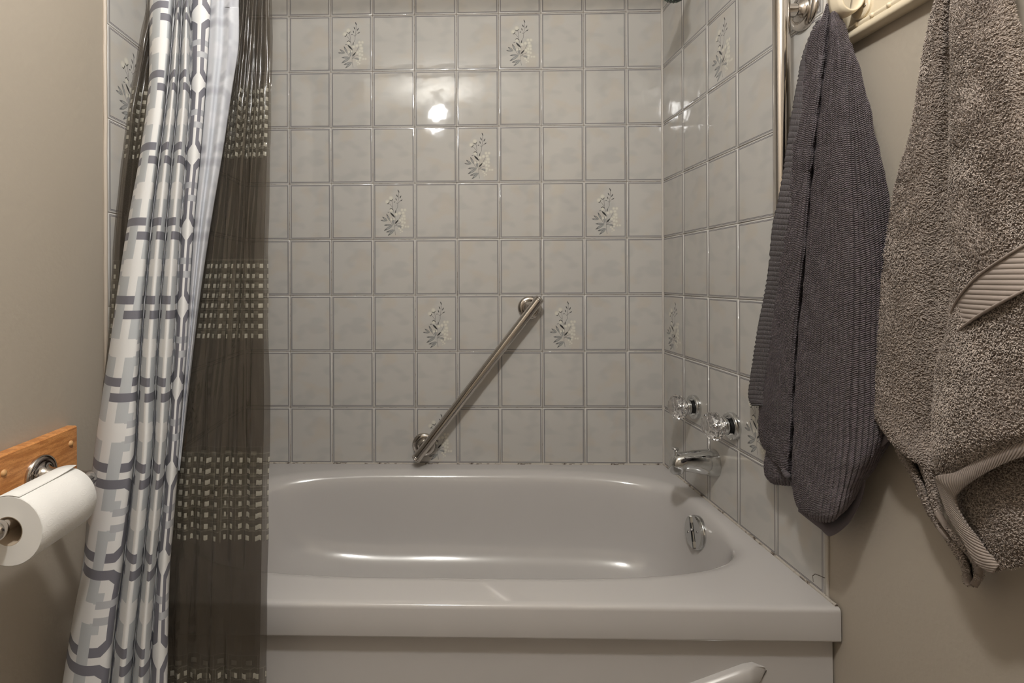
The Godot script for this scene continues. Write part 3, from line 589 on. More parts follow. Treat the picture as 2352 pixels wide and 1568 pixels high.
func grimy(clean: Color, dirty: Color, share: float, sd: int) -> StandardMaterial3D:
	var n := NoiseTexture2D.new()
	n.noise = noise(sd, 0.02, 5)
	n.width = 512
	n.height = 512
	n.seamless = true
	var g := Gradient.new()
	g.offsets = PackedFloat32Array([0.0, share - 0.06, share + 0.04, 1.0])
	g.colors = PackedColorArray([dirty, dirty, clean, clean])
	n.color_ramp = g
	var m := flat(Color.WHITE, 0.6)
	m.albedo_texture = n
	m.uv1_triplanar = true
	m.uv1_world_triplanar = true
	m.uv1_scale = Vector3.ONE * 3.0
	return m

func wood() -> StandardMaterial3D:
	var n := noise(5, 1.0, 4)
	var im := Image.create(512, 256, false, Image.FORMAT_RGB8)
	var a := c8(216, 152, 92)
	var b := c8(186, 122, 68)
	var d := c8(146, 90, 48)
	for y in 256:
		for x in 512:
			var v := n.get_noise_2d(x * 0.006, y * 0.055) * 0.5 + 0.5
			var fleck := n.get_noise_2d(x * 0.05 + 90.0, y * 0.5)
			var c := b.lerp(a, smoothstep(0.25, 0.7, v))
			c = c.lerp(d, clampf((fleck - 0.22) * 2.2, 0.0, 0.6))
			im.set_pixel(x, y, c)
	var m := flat(Color.WHITE, 0.42)
	m.albedo_texture = texture(im)
	return m

# ==================================================================== room
func room() -> void:
	var e := 0.006
	structure("floor", between(Vector3(XL - 0.1, -0.1, -0.1), Vector3(XR + 0.1, 0, ROOM_END + 0.1)), M.floor)
	structure("ceiling", between(Vector3(XL - 0.1, CEIL, -0.1), Vector3(XR + 0.1, CEIL + 0.1, ROOM_END + 0.1)), M.ceiling)
	structure("wall_back", between(Vector3(XL - 0.1, 0, -0.1 - e), Vector3(XR + 0.1, CEIL, -e)), M.paint)
	structure("wall_left", between(Vector3(XL - 0.1 - e, 0, -e), Vector3(XL - e, CEIL, ROOM_END)), M.paint)
	structure("wall_right", between(Vector3(XR + e, 0, -e), Vector3(XR + 0.1 + e, CEIL, ROOM_END)), M.paint)
	structure("wall_front", between(Vector3(XL - 0.1, 0, ROOM_END), Vector3(XR + 0.1, CEIL, ROOM_END + 0.1)), M.paint)

# ==================================================================== tiles
func lens(p: Vector2, a: Vector2, b: Vector2, w: float) -> bool:
	var d := b - a
	var l := d.length()
	var t := (p - a).dot(d) / (l * l)
	if t < 0.0 or t > 1.0:
		return false
	return absf((p - a).cross(d)) / l < w * 0.5 * pow(sin(PI * t), 0.8)

func near_line(p: Vector2, pts: Array, w: float) -> bool:
	for i in pts.size() - 1:
		var q := Geometry2D.get_closest_point_to_segment(p, pts[i], pts[i + 1])
		if p.distance_to(q) < w * 0.5:
			return true
	return false

func V(a: Array) -> Array:
	var out := []
	for k in range(0, a.size(), 2):
		out.append(Vector2(a[k], a[k + 1]))
	return out

# the spray of flowers printed on some tiles; its own drawing units are 1152 wide and 1544 high per tile
func draw_spray(im: Image) -> void:
	var w := im.get_width()
	var h := im.get_height()
	var stems := [V([500, 180, 500, 330, 475, 480, 470, 600, 430, 680, 400, 880]), V([430, 480, 475, 520]), V([540, 430, 485, 490]), V([250, 510, 330, 610, 370, 760]), V([325, 440, 340, 600]), V([400, 880, 400, 1000, 385, 1130, 385, 1220, 410, 1370]), V([385, 1130, 470, 1060, 560, 1030]), V([390, 1120, 480, 1110, 560, 1170]), V([420, 1080, 520, 900, 600, 730]), V([265, 990, 330, 1095])]
	var buds := [[475, 120, 515, 205, 28], [435, 250, 475, 330, 28], [570, 280, 525, 365, 28], [415, 350, 440, 425, 24], [605, 395, 535, 440, 26], [360, 465, 410, 455, 18], [190, 745, 252, 735, 16], [420, 680, 405, 770, 26]]
	var dark := [[262, 745, 395, 885, 46], [490, 950, 388, 1065, 34]]
	var leaves := [[160, 780, 265, 995, 50], [45, 865, 195, 975, 50], [-5, 960, 180, 982, 40], [90, 1095, 335, 1095, 54], [90, 1250, 335, 1105, 62], [150, 1290, 388, 1225, 58], [195, 1390, 388, 1225, 54], [335, 900, 350, 1085, 56], [620, 1150, 430, 1110, 40]]
	var blooms := [[190, 450, 66], [285, 350, 66], [290, 690, 46], [430, 800, 46], [520, 770, 50], [590, 680, 45], [670, 680, 45], [620, 760, 50], [640, 850, 60], [600, 920, 50], [660, 930, 40], [540, 960, 45], [600, 1010, 50], [660, 1030, 40], [605, 1110, 45], [595, 1170, 30], [690, 1140, 32], [755, 1140, 36], [510, 1190, 30], [550, 1235, 30], [590, 1270, 28], [540, 1300, 18], [300, 940, 36], [370, 930, 30]]
	var cups := [V([185, 505, 215, 510, 240, 455]), V([258, 408, 300, 432, 335, 388]), V([258, 657, 295, 630, 338, 668])]
	var ox := 205.0
	var oy := 54.0
	var n := noise(44, 0.02, 2)
	for y in h:
		for x in w:
			var p := Vector2(float(x) / w * 1152.0 - ox, float(y) / h * 1544.0 - oy)
			if p.x < -20 or p.x > 800 or p.y < 90 or p.y > 1420:
				continue
			var c := im.get_pixel(x, y)
			var hit := false
			for s in stems:
				if near_line(p, s, 11.0):
					c = c8(128, 126, 124)
			for f in leaves:
				var a := Vector2(f[0], f[1])
				var b := Vector2(f[2], f[3])
				if lens(p, a, b, f[4]):
					c = c8(150, 151, 149)
					if not lens(p, a, b, f[4] - 16) or lens(p, a, a.lerp(b, 0.35), f[4] * 0.5):
						c = c8(102, 102, 102)
			for f in blooms:
				var d := p.distance_to(Vector2(f[0], f[1])) + n.get_noise_2d(p.x * 6.0, p.y * 6.0) * 18.0
				if d < f[2]:
					c = c8(208, 205, 194).lerp(c8(186, 183, 172), clampf(d / f[2] * 1.6 - 0.7, 0, 1))
			for f in buds:
				if lens(p, Vector2(f[0], f[1]), Vector2(f[2], f[3]), f[4]):
					c = c8(88, 88, 88)
			for f in dark:
				if lens(p, Vector2(f[0], f[1]), Vector2(f[2], f[3]), f[4]):
					c = c8(58, 58, 58)
			for s in cups:
				if near_line(p, s, 16.0):
					c = c8(74, 74, 72)
			im.set_pixel(x, y, c)

func tile_picture(sd: int, kind: String) -> Image:
	var w := 288
	var h := 384
	var big := noise(sd * 11 + 1, 0.0048, 2)
	var tint := noise(sd * 7 + 2, 0.005, 2)
	var fine := noise(sd * 5 + 3, 0.03, 2)
	var im := Image.create(w, h, false, Image.FORMAT_RGB8)
	var base := c8(187, 184, 179)
	var cloud := c8(173, 171, 168)
	var warm := c8(188, 179, 167)
	var edge := c8(195, 192, 188)
	var px := TILE_W / w
	for y in h:
		for x in w:
			var c := base.lerp(cloud, smoothstep(-0.05, 0.55, big.get_noise_2d(x, y * 1.5)) * 0.5)
			c = c.lerp(warm, smoothstep(0.05, 0.6, tint.get_noise_2d(x, y)) * 0.5)
			c = c.lerp(cloud, 0.06 * fine.get_noise_2d(x, y * 3.0) + 0.03)
			var d := minf(minf(x + 0.5, w - x - 0.5), minf(y + 0.5, h - y - 0.5)) * px * 1000.0
			if d < 4.0:
				c = edge
			elif d < 5.5:
				c = c.lerp(c8(74, 73, 78), 0.95)
			elif d < 6.6:
				c = c.lerp(edge, 0.5)
			elif d < 7.7:
				c = c.lerp(c8(96, 94, 98), 0.9)
			im.set_pixel(x, y, c)
	if kind == "spray":
		draw_spray(im)
	elif kind == "crack":
		for y in range(300, h):
			for x in range(150, w):
				if near_line(Vector2(x, y), V([288, 312, 262, 318, 236, 326, 222, 342, 226, 362]), 3.0):
					im.set_pixel(x, y, c8(78, 70, 62))
	return im

func tile_mesh(w: float, h: float) -> ArrayMesh:
	# rings: inset and height above the wall body; the uv spans the printed tile
	var g := 0.0009
	var rings := [[g, -0.0055], [g, -0.0016], [g + 0.0005, -0.0009], [g + 0.0014, -0.0004], [g + 0.003, -0.0001], [g + 0.006, 0.0]]
	var st := start()
	st.set_smooth_group(0)
	var rows := []
	var uvs := []
	for r in rings:
		var a: float = r[0]
		var p := PackedVector3Array([Vector3(a, a, r[1]), Vector3(w - a, a, r[1]), Vector3(w - a, h - a, r[1]), Vector3(a, h - a, r[1]), Vector3(a, a, r[1])])
		var u := []
		for q in p:
			u.append(Vector2(q.x / TILE_W, 1.0 - q.y / TILE_H))
		rows.append(p)
		uvs.append(u)
	grid(st, rows, uvs, true, 0)
	var t: PackedVector3Array = rows[rows.size() - 1]
	var v: Array = uvs[uvs.size() - 1]
	quad(st, t[0], t[1], t[2], t[3], v[0], v[1], v[2], v[3])
	return done(st)

func tiles() -> void:
	var wavy: Array[ImageTexture] = []
	for k in 3:
		var n := noise(60 + k, 1.0, 2)
		wavy.append(heights(96, 128, func(u: float, v: float) -> float: return n.get_noise_2d(u * 2.6, v * 3.4) * 0.5 + 0.5))
	var plain := []
	var spray := []
	for k in 6:
		plain.append(glaze(texture(tile_picture(k, "plain")), wavy[k % 3]))
	for k in 2:
		spray.append(glaze(texture(tile_picture(20 + k, "spray")), wavy[k % 3]))
	var cracked := glaze(texture(tile_picture(31, "crack")), wavy[0])
	var meshes := {}
	# columns: start along the wall and width; then which tiles carry the spray, as column * 100 + row
	var back := []
	var x := XR - 0.128
	back.append([x, 0.128])
	for k in 9:
		x -= TILE_W
		back.append([x, TILE_W])
	back.append([XL, x - XL])
	var side := []
	for k in 5:
		side.append([k * TILE_W, TILE_W])
	var left_side := []
	for k in 5:
		left_side.append([k * TILE_W, TILE_W])
	var walls := [
		["wall_back", back, [707, 307, 405, 604, 104, 502, 202, 500], Basis()],
		["wall_right", side, [206, 2, 301], Basis(Vector3.UP, -PI / 2)],
		["wall_left", left_side, [405, 208, 201, 2, 207], Basis(Vector3.UP, PI / 2)],
	]
	for wl in walls:
		var parent: Node3D = get_node(wl[0])
		var called: String = wl[0]
		# grout bed behind the tiles
		var top := RIM + ROWS * TILE_H
		var bed: ArrayMesh
		if called == "wall_back":
			bed = between(Vector3(XL, RIM - 0.01, -0.006), Vector3(XR, top, -0.0022))
		elif called == "wall_right":
			bed = between(Vector3(XR + 0.0022, RIM - 0.01, 0), Vector3(XR + 0.006, top, 5 * TILE_W - 0.001))
		else:
			bed = between(Vector3(XL - 0.006, RIM - 0.01, 0), Vector3(XL - 0.0022, top, 5 * TILE_W - 0.001))
		part("grout", bed, M.grout, parent)
		for ci in wl[1].size():
			var col: Array = wl[1][ci]
			for r in ROWS:
				var key := "%.4f" % col[1]
				if not meshes.has(key):
					meshes[key] = tile_mesh(col[1], TILE_H)
				var code: int = ci * 100 + r
				var m: Material = plain[rng.randi() % 6]
				if wl[2].has(code):
					m = spray[rng.randi() % 2]
				if called == "wall_right" and code == 400:
					m = cracked
				var at := Vector3(col[0], RIM + r * TILE_H, 0)
				if called == "wall_right":
					at = Vector3(XR, RIM + r * TILE_H, col[0])
				elif called == "wall_left":
					at = Vector3(XL, RIM + r * TILE_H, col[0] + col[1])
				var b: Basis = wl[3] * Basis.from_euler(Vector3(rng.randf_range(-1, 1), rng.randf_range(-1, 1), 0) * 0.0018)
				part("tile", meshes[key], m, parent, Transform3D(b, at))

func glaze(t: ImageTexture, h: ImageTexture) -> StandardMaterial3D:
	var m := flat(Color.WHITE, 0.05)
	m.albedo_texture = t
	m.heightmap_enabled = true
	m.heightmap_texture = h
	m.heightmap_scale = 0.022
	m.texture_repeat = false
	return m

# ==================================================================== bathtub
func tub_ring(angles: Array, off: float, y: float) -> PackedVector3Array:
	var out := PackedVector3Array()
	for t in angles:
		var c := cos(t)
		var s := sin(t)
		var o := off
		if c < 0 and off < 0:
			o = off * (1.0 + 2.2 * c * c)
		var a := 0.70 + o
		var b := 0.305 + off
		var n := 3.7
		var r := pow(pow(absf(c / a), n) + pow(absf(s / b), n), -1.0 / n)
		out.append(Vector3(0.06 + r * c, y, 0.385 + r * s))
	return out

func bathtub() -> void:
	var t := thing("bathtub", "off-white bathtub with rolled rim set between the tiled walls", "bathtub")
	var angles := []
	for k in 150:
		var q := TAU * k / 150.0
		var x := 0.70 * signf(cos(q)) * pow(absf(cos(q)), 2.0 / 3.7)
		var z := 0.305 * signf(sin(q)) * pow(absf(sin(q)), 2.0 / 3.7)
		angles.append(fposmod(atan2(z, x), TAU))
	var front := 0.788
	for c in [Vector2(XL, 0.002), Vector2(XR, 0.002), Vector2(XL, front), Vector2(XR, front)]:
		angles.append(fposmod(atan2(c.y - 0.385, c.x - 0.06), TAU))
	angles.sort()
	angles.append(angles[0])
	var rows := []
	var outer := PackedVector3Array()
	for a in angles:
		var d := Vector2(cos(a), sin(a))
		var k := 1e9
		if absf(d.x) > 1e-6:
			k = minf(k, ((XR if d.x > 0 else XL) - 0.06) / d.x)
		if absf(d.y) > 1e-6:
			k = minf(k, ((front if d.y > 0 else 0.002) - 0.385) / d.y)
		outer.append(Vector3(0.06 + d.x * k, RIM, 0.385 + d.y * k))
	rows.append(outer)
	for r in [[0.034, 0.0], [0.026, 0.0005], [0.018, 0.002], [0.010, 0.0055], [0.003, 0.011], [-0.003, 0.019], [-0.007, 0.03], [-0.011, 0.05], [-0.018, 0.10], [-0.025, 0.15], [-0.032, 0.19], [-0.040, 0.218], [-0.051, 0.243], [-0.066, 0.264], [-0.085, 0.281], [-0.110, 0.294], [-0.14, 0.302], [-0.18, 0.307], [-0.24, 0.309]]:
		rows.append(tub_ring(angles, r[0], RIM - r[1]))
	var mid := PackedVector3Array()
	for a in angles:
		mid.append(Vector3(0.06, RIM - 0.31, 0.385))
	rows.append(mid)
	var st := start()
	grid(st, rows, [], true)
	part("basin", done(st), M.tub, t)
	# apron: lip and skirt, one profile drawn along x
	var prof := [[RIM, 0.786], [RIM - 0.0002, 0.793], [RIM - 0.0012, 0.7975], [RIM - 0.003, 0.8002], [RIM - 0.006, 0.8018], [RIM - 0.01, 0.8022], [RIM - 0.03, 0.8025], [0.336, 0.803], [0.3325, 0.802], [0.331, 0.799], [0.3308, 0.786], [0.330, 0.783], [0.326, 0.7805], [0.318, 0.780], [0.25, 0.781], [0.02, 0.784], [0.0, 0.784]]
	var ap := []
	for p in prof:
		var r := PackedVector3Array()
		for k in 9:
			r.append(Vector3(lerpf(XL, XR + 0.002, k / 8.0), p[0], p[1]))
		ap.append(r)
	st = start()
	grid(st, ap, [], false)
	part("apron", done(st), M.tub, t)
	# slanting raised rib on the apron
	var rib := []
	var a := Vector3(0.668, 0.262, 0.7805)
	var b := Vector3(0.20, 0.085, 0.783)
	var dir := (b - a).normalized()
	var side := Vector3(0, 0, 1).cross(dir).normalized()
	for k in 25:
		var f := k / 24.0
		var end := minf(minf(f, 1.0 - f) * 12.0, 1.0)
		var wdt := 0.026 * sqrt(maxf(0.02, 1.0 - (1.0 - end) * (1.0 - end)))
		var high := 0.016 * end
		var r := PackedVector3Array()
		for q in [[-1.0, -0.004], [-0.92, 0.003], [-0.74, 0.8 * high], [-0.6, high], [0.6, high], [0.74, 0.8 * high], [0.92, 0.003], [1.0, -0.004]]:
			r.append(a.lerp(b, f) + side * wdt * q[0] + Vector3(0, 0, q[1]))
		rib.append(r)
	st = start()
	grid(st, rib, [], true)
	part("apron_rib", done(st), M.tub, t)
	# overflow plate: round chrome plate with a slanting slot, lever and two screws
	var f := along(Vector3(-1, 0.10, 0.02), Vector3(0.744, 0.330, 0.352))
	var o := part("overflow_plate", lathe_mesh([Vector2(0.0, 0.007), Vector2(0.040, 0.007), Vector2(0.0445, 0.0065), Vector2(0.0462, 0.005), Vector2(0.0465, 0.0), Vector2(0.0465, -0.012)], f, 48), M.chrome, t)
	o.set_meta("label", "round chrome overflow plate with a slanting lever slot")
	var turn := f * Transform3D(Basis(Vector3.UP, 0.45), Vector3.ZERO)
	for s in [-1.0, 1.0]:
		part("plate_half", half_disc(0.0445, 0.010 * s, 0.006, 0.0135, turn), M.chrome, o)
		var sp := turn * Vector3(0, 0.0135, 0.026 * s)
		var sc := part("screw", lathe_mesh([Vector2(0.0, 0.0015), Vector2(0.0035, 0.0013), Vector2(0.0045, 0.0), Vector2(0.0045, -0.001)], along(f.basis.y, sp), 16), M.chrome, o)
		part("screw_slot", block_mesh(Vector3.ZERO, Vector3(0.006, 0.0016, 0.001)), M.rubber, o, along(f.basis.y, sp + f.basis.y * 0.0012))
		sc.set_meta("label", "chrome screw")
	part("slot", block_mesh(Vector3(0, 0.0071, 0), Vector3(0.05, 0.001, 0.012)), M.rubber, o, turn)
	part("lever", lathe_mesh([Vector2(0.0, 0.012), Vector2(0.003, 0.011), Vector2(0.004, 0.008), Vector2(0.004, 0.0)], turn * Transform3D(Basis(), Vector3(0.006, 0.006, 0)), 14), M.chrome, o)

func half_disc(r: float, cut: float, y0: float, y1: float, xf: Transform3D) -> ArrayMesh:
	var s := signf(cut)
	var c := absf(cut)
	var a0 := asin(c / r)
	var pts := []
	for k in 25:
		var a := lerpf(a0, PI - a0, k / 24.0)
		pts.append(Vector2(r * cos(a), r * sin(a) * s))
	if s < 0:
		pts.reverse()
	var st := start()
	st.set_smooth_group(-1)
	var mid := Vector2(0, s * (c + r) / 2.0)
	for k in pts.size():
		var p: Vector2 = pts[k]
		var q: Vector2 = pts[(k + 1) % pts.size()]
		tri(st, xf * Vector3(mid.x, y1, mid.y), xf * Vector3(p.x, y1, p.y), xf * Vector3(q.x, y1, q.y))
		quad(st, xf * Vector3(p.x, y0, p.y), xf * Vector3(p.x, y1, p.y), xf * Vector3(q.x, y1, q.y), xf * Vector3(q.x, y0, q.y))
	return done(st)

# ==================================================================== caulk and tile edges
func bead(path: Array, r: float) -> ArrayMesh:
	var st := start()
	tube(st, path, r, 8)
	return done(st)

func caulk() -> void:
	var n := noise(71, 9.0, 2)
	var runs := [
		[Vector3(XL, RIM + 0.0005, 0.001), Vector3(XR, RIM + 0.0005, 0.001), 0.0035, M.caulk],
		[Vector3(XR - 0.001, RIM + 0.0005, 0.0), Vector3(XR - 0.001, RIM + 0.0005, 0.795), 0.0035, M.caulk],
		[Vector3(XL + 0.001, RIM + 0.0005, 0.0), Vector3(XL + 0.001, RIM + 0.0005, 0.795), 0.0035, M.caulk],
		[Vector3(XR, RIM, 0.0), Vector3(XR, RIM + ROWS * TILE_H, 0.0), 0.005, M.caulk_white],
		[Vector3(XL, RIM, 0.0), Vector3(XL, RIM + ROWS * TILE_H, 0.0), 0.005, M.caulk_white],
		[Vector3(XR + 0.004, RIM, 5 * TILE_W + 0.002), Vector3(XR + 0.004, RIM + ROWS * TILE_H, 5 * TILE_W + 0.002), 0.0038, M.caulk_white],
		[Vector3(XL - 0.0035, RIM, 5 * TILE_W + 0.004), Vector3(XL - 0.0035, RIM + ROWS * TILE_H, 5 * TILE_W + 0.003), 0.0042, M.edge_trim],
	]
	for k in runs.size():
		var path := []
		var a: Vector3 = runs[k][0]
		var b: Vector3 = runs[k][1]
		for i in 61:
			var p := a.lerp(b, i / 60.0)
			path.append(p + Vector3(n.get_noise_2d(i * 0.1, k * 9.0), n.get_noise_2d(i * 0.1, k * 9.0 + 3.0), n.get_noise_2d(i * 0.1, k * 9.0 + 6.0)) * 0.0009)
		structure("trim_%d" % (k + 1), bead(path, runs[k][2]), runs[k][3])

# ==================================================================== curtain and liner
func curtain_print() -> ImageTexture:
	# one cell of the lattice: dark chamfered loops, light grey stepped lines crossing from loop to loop
	var w := 300
	var h := 400
	var white := c8(205, 204, 203)
	var pale := c8(170, 173, 176)
	var mid := c8(162, 163, 167)
	var dark := c8(104, 103, 111)
	var im := Image.create(w, h, false, Image.FORMAT_RGB8)
	for y in h:
		for x in w:
			var su := float(x) / w - 0.5
			var sv := float(y) / h - 0.5
			var u := absf(su) * 2.0
			var v := absf(sv) * 2.0
			var c := white
			# light grey stepped lines round the middle; their arms run on into the next cells
			var arm_v: bool = u > 0.12 and u < 0.40 and v > 0.22
			var arm_h: bool = v > 0.09 and v < 0.26 and u > 0.40
			var stair: bool = u > 0.34 and u < 0.56 and v > 0.20 and v < 0.44
			if arm_v or stair:
				c = pale
			if arm_h:
				c = mid
			# dark loop with cut corners; it goes over one arm of each pair and under the other
			var cut := u * 0.75 + v
			var out_ok: bool = u < 0.93 and v < 0.925 and cut < 1.42
			var in_ok: bool = u < 0.745 and v < 0.715 and cut < 1.15
			if out_ok and not in_ok:
				var under: bool = (arm_v and su * sv > 0) or (arm_h and su * sv < 0)
				if not under:
					c = dark
			im.set_pixel(x, y, c)
	return texture(im)

func curtain() -> void:
	var t := thing("shower_curtain", "gathered white fabric curtain with grey and charcoal lattice print", "curtain")
	var m := flat(Color.WHITE, 0.75)
	m.albedo_texture = curtain_print()
	m.backlight_enabled = true
	m.backlight = Color(0.12, 0.12, 0.12)
	m.rim_enabled = true
	m.rim = 0.1
	var rows := refine(net(CURTAIN_NET), 6, 6)
	# print position along the width, in cells, for each column of the net
	var us := PackedVector3Array()
	# (x where the cloth is gathered tight at the top, y where it spreads at the bottom)
	for u in [[-0.27, -0.06], [-0.20, 0.0], [-0.08, 0.17], [0.07, 0.36], [0.18, 0.47], [0.52, 0.58], [0.80, 0.80], [1.0, 1.0], [1.20, 1.20], [1.5, 1.5], [1.80, 1.80], [2.0, 2.0], [2.20, 2.20], [2.30, 2.30], [2.38, 2.38], [2.52, 2.52], [2.70, 2.70], [2.8, 2.8]]:
		us.append(Vector3(u[0], u[1], 0))
	var fine := curve(us, 6)
	var uvs := []
	for r in rows:
		var a := []
		for j in r.size():
			a.append(Vector2(lerpf(fine[j].x, fine[j].y, clampf((1.15 - r[j].y) / 0.65, 0.0, 1.0)) + 0.5, (1.4625 - r[j].y) / 0.1493))
		uvs.append(a)
	part("printed_cloth", cloth(rows, 0.0012, uvs), m, t)
	var rm := flat(c8(188, 190, 196), 0.8)
	rm.backlight_enabled = true
	rm.backlight = Color(0.12, 0.12, 0.12)
	rm.albedo_texture = reverse_print()
	var back := refine(net(CURTAIN_REVERSE_NET), 5, 6)
	uvs = []
	for r in back:
		var a := []
		for j in r.size():
			a.append(Vector2((r[j].x - r[0].x) / 0.1 + 0.4, (1.4625 - r[j].y) / 0.1493))
		uvs.append(a)
	var o := part("turned_edge", cloth(back, 0.0012, uvs), rm, t)
	o.set_meta("label", "pale reverse side of the curtain showing at its edge")

func reverse_print() -> ImageTexture:
	var im: Image = curtain_print().get_image().duplicate()
	im.resize(24, 32, Image.INTERPOLATE_LANCZOS)
	im.resize(150, 200, Image.INTERPOLATE_CUBIC)
	for y in 200:
		for x in 150:
			im.set_pixel(x, y, Color.WHITE.lerp(im.get_pixel(x, y), 0.28))
	return texture(im)

func liner() -> void:
	var t := thing("shower_liner", "smoky translucent vinyl shower liner with bands of small clear squares", "curtain")
	var w := 64
	var h := 512
	var im := Image.create(w, h, false, Image.FORMAT_RGBA8)
	var hm := Image.create(w, h, false, Image.FORMAT_RF)
	var n := noise(80, 0.05, 3)
	for y in h:
		for x in w:
			var v := float(y) / h
			var u := float(x) / w
			var c := c8(62, 55, 46, 166)
			var up := 0.5
			if v < 0.425:
				c = c8(64, 58, 48, 176)
				var q := fposmod(v / 0.425 * 8.0, 1.0)
				if u > 0.28 and u < 0.68 and q > 0.44 and q < 0.88:
					c = c8(148, 144, 132, 190)
					up = 0.5 + 0.5 * sin(PI * (u - 0.28) / 0.40) * sin(PI * (q - 0.44) / 0.44)
				elif u < 0.06 or q < 0.06:
					c = c8(104, 99, 86, 140)
			im.set_pixel(x, y, c)
			hm.set_pixel(x, y, Color(up, 0, 0))
	var m := flat(Color.WHITE, 0.13)
	m.albedo_texture = texture(im)
	m.transparency = BaseMaterial3D.TRANSPARENCY_ALPHA
	m.heightmap_enabled = true
	m.heightmap_texture = texture(hm)
	m.heightmap_scale = 0.12
	m.cull_mode = BaseMaterial3D.CULL_DISABLED
	var plain := flat(c8(62, 55, 47, 150), 0.13)
	plain.transparency = BaseMaterial3D.TRANSPARENCY_ALPHA
	var rows := refine(net(LINER_NET), 4, 6)
	var k := noise(81, 7.0, 3)
	for i in rows.size():
		var r: PackedVector3Array = rows[i]
		for j in r.size():
			r[j].z += 0.007 * k.get_noise_2d(r[j].x * 5.0 + j * 0.05, r[j].y * 0.7)
		rows[i] = r
	var lens_ := lengths(rows)
	var uvs := []
	for i in rows.size():
		var a := []
		for j in rows[i].size():
			a.append(Vector2(lens_[i][j].x / 0.021, (1.475 - rows[i][j].y) / 0.369))
		uvs.append(a)
	var st := start()
	grid(st, rows, uvs, false, 0)
	part("vinyl_sheet", done(st), m, t)
	# the same sheet gathered behind itself
	rows = refine(net(LINER_BACK_NET), 4, 6)
	lens_ = lengths(rows)
	uvs = []
	for i in rows.size():
		var a := []
		for j in rows[i].size():
			a.append(Vector2(lens_[i][j].x / 0.021, (1.478 - rows[i][j].y) / 0.369))
		uvs.append(a)
	st = start()
	grid(st, rows, uvs, false, 0)
	part("gathered_layer", done(st), m, t)
	for q in 2:
		rows = refine(net(LINER_LEFT_NET), 4, 6)
		for i in rows.size():
			var r: PackedVector3Array = rows[i]
			for j in r.size():
				r[j] += Vector3(0.006 * q, 0, -0.007 * q + 0.002 * sin(j * 1.7 + q * 2.0))
			rows[i] = r
		st = start()
		grid(st, rows, lengths(rows), false, 0)
		part("gathered_layer", done(st), plain, t)

func rod() -> void:
	var st := start()
	var t := thing("curtain_rod", "straight chrome rod carrying the shower curtain across the tub opening", "rod", Vector3(0, 2.12, 0.735))
	tube(st, [Vector3(XL, 0, 0), Vector3(XR, 0, 0)], 0.0127, 20)
	part("pole", done(st), M.chrome, t)
	for s in [XL, XR]:
		var d := 1.0 if s < 0 else -1.0
		part("end_flange", lathe_mesh([Vector2(0.0, 0.02), Vector2(0.02, 0.02), Vector2(0.032, 0.006), Vector2(0.034, 0.0)], along(Vector3(d, 0, 0), Vector3(s, 0, 0)), 24), M.chrome, t)
	for k in 7:
		st = start()
		var path := []
		for i in 25:
			var a := TAU * i / 24.0
			path.append(Vector3(0.002 * sin(a), 0.022 * cos(a), 0.022 * sin(a)))
		tube(st, path, 0.0018, 8)
		var ring := thing("curtain_ring", "small chrome ring on the curtain rod, %s from the left wall" % ["first", "second", "third", "fourth", "fifth", "sixth", "seventh"][k], "ring", Vector3(-0.60 + k * 0.042, 2.111, 0.735), "curtain rings on the rod")
		part("loop", done(st), M.chrome, ring)

# ==================================================================== towels
func towel_sheet(flat_rows: Array, nu: int, nv: int, thick: float, lump := 0.0, sd := 1) -> Array:
	var rows := refine(net(flat_rows), nu, nv)
	if lump > 0.0:
		var n := noise(sd, 14.0, 3)
		var nr := grid_normals(rows)
		for i in rows.size():
			var r: PackedVector3Array = rows[i]
			for j in r.size():
				r[j] += nr[i][j] * lump * n.get_noise_3d(r[j].x, r[j].y, r[j].z)
			rows[i] = r
	var uvs := lengths(rows)
	return [rows, uvs, cloth(rows, thick, uvs)]

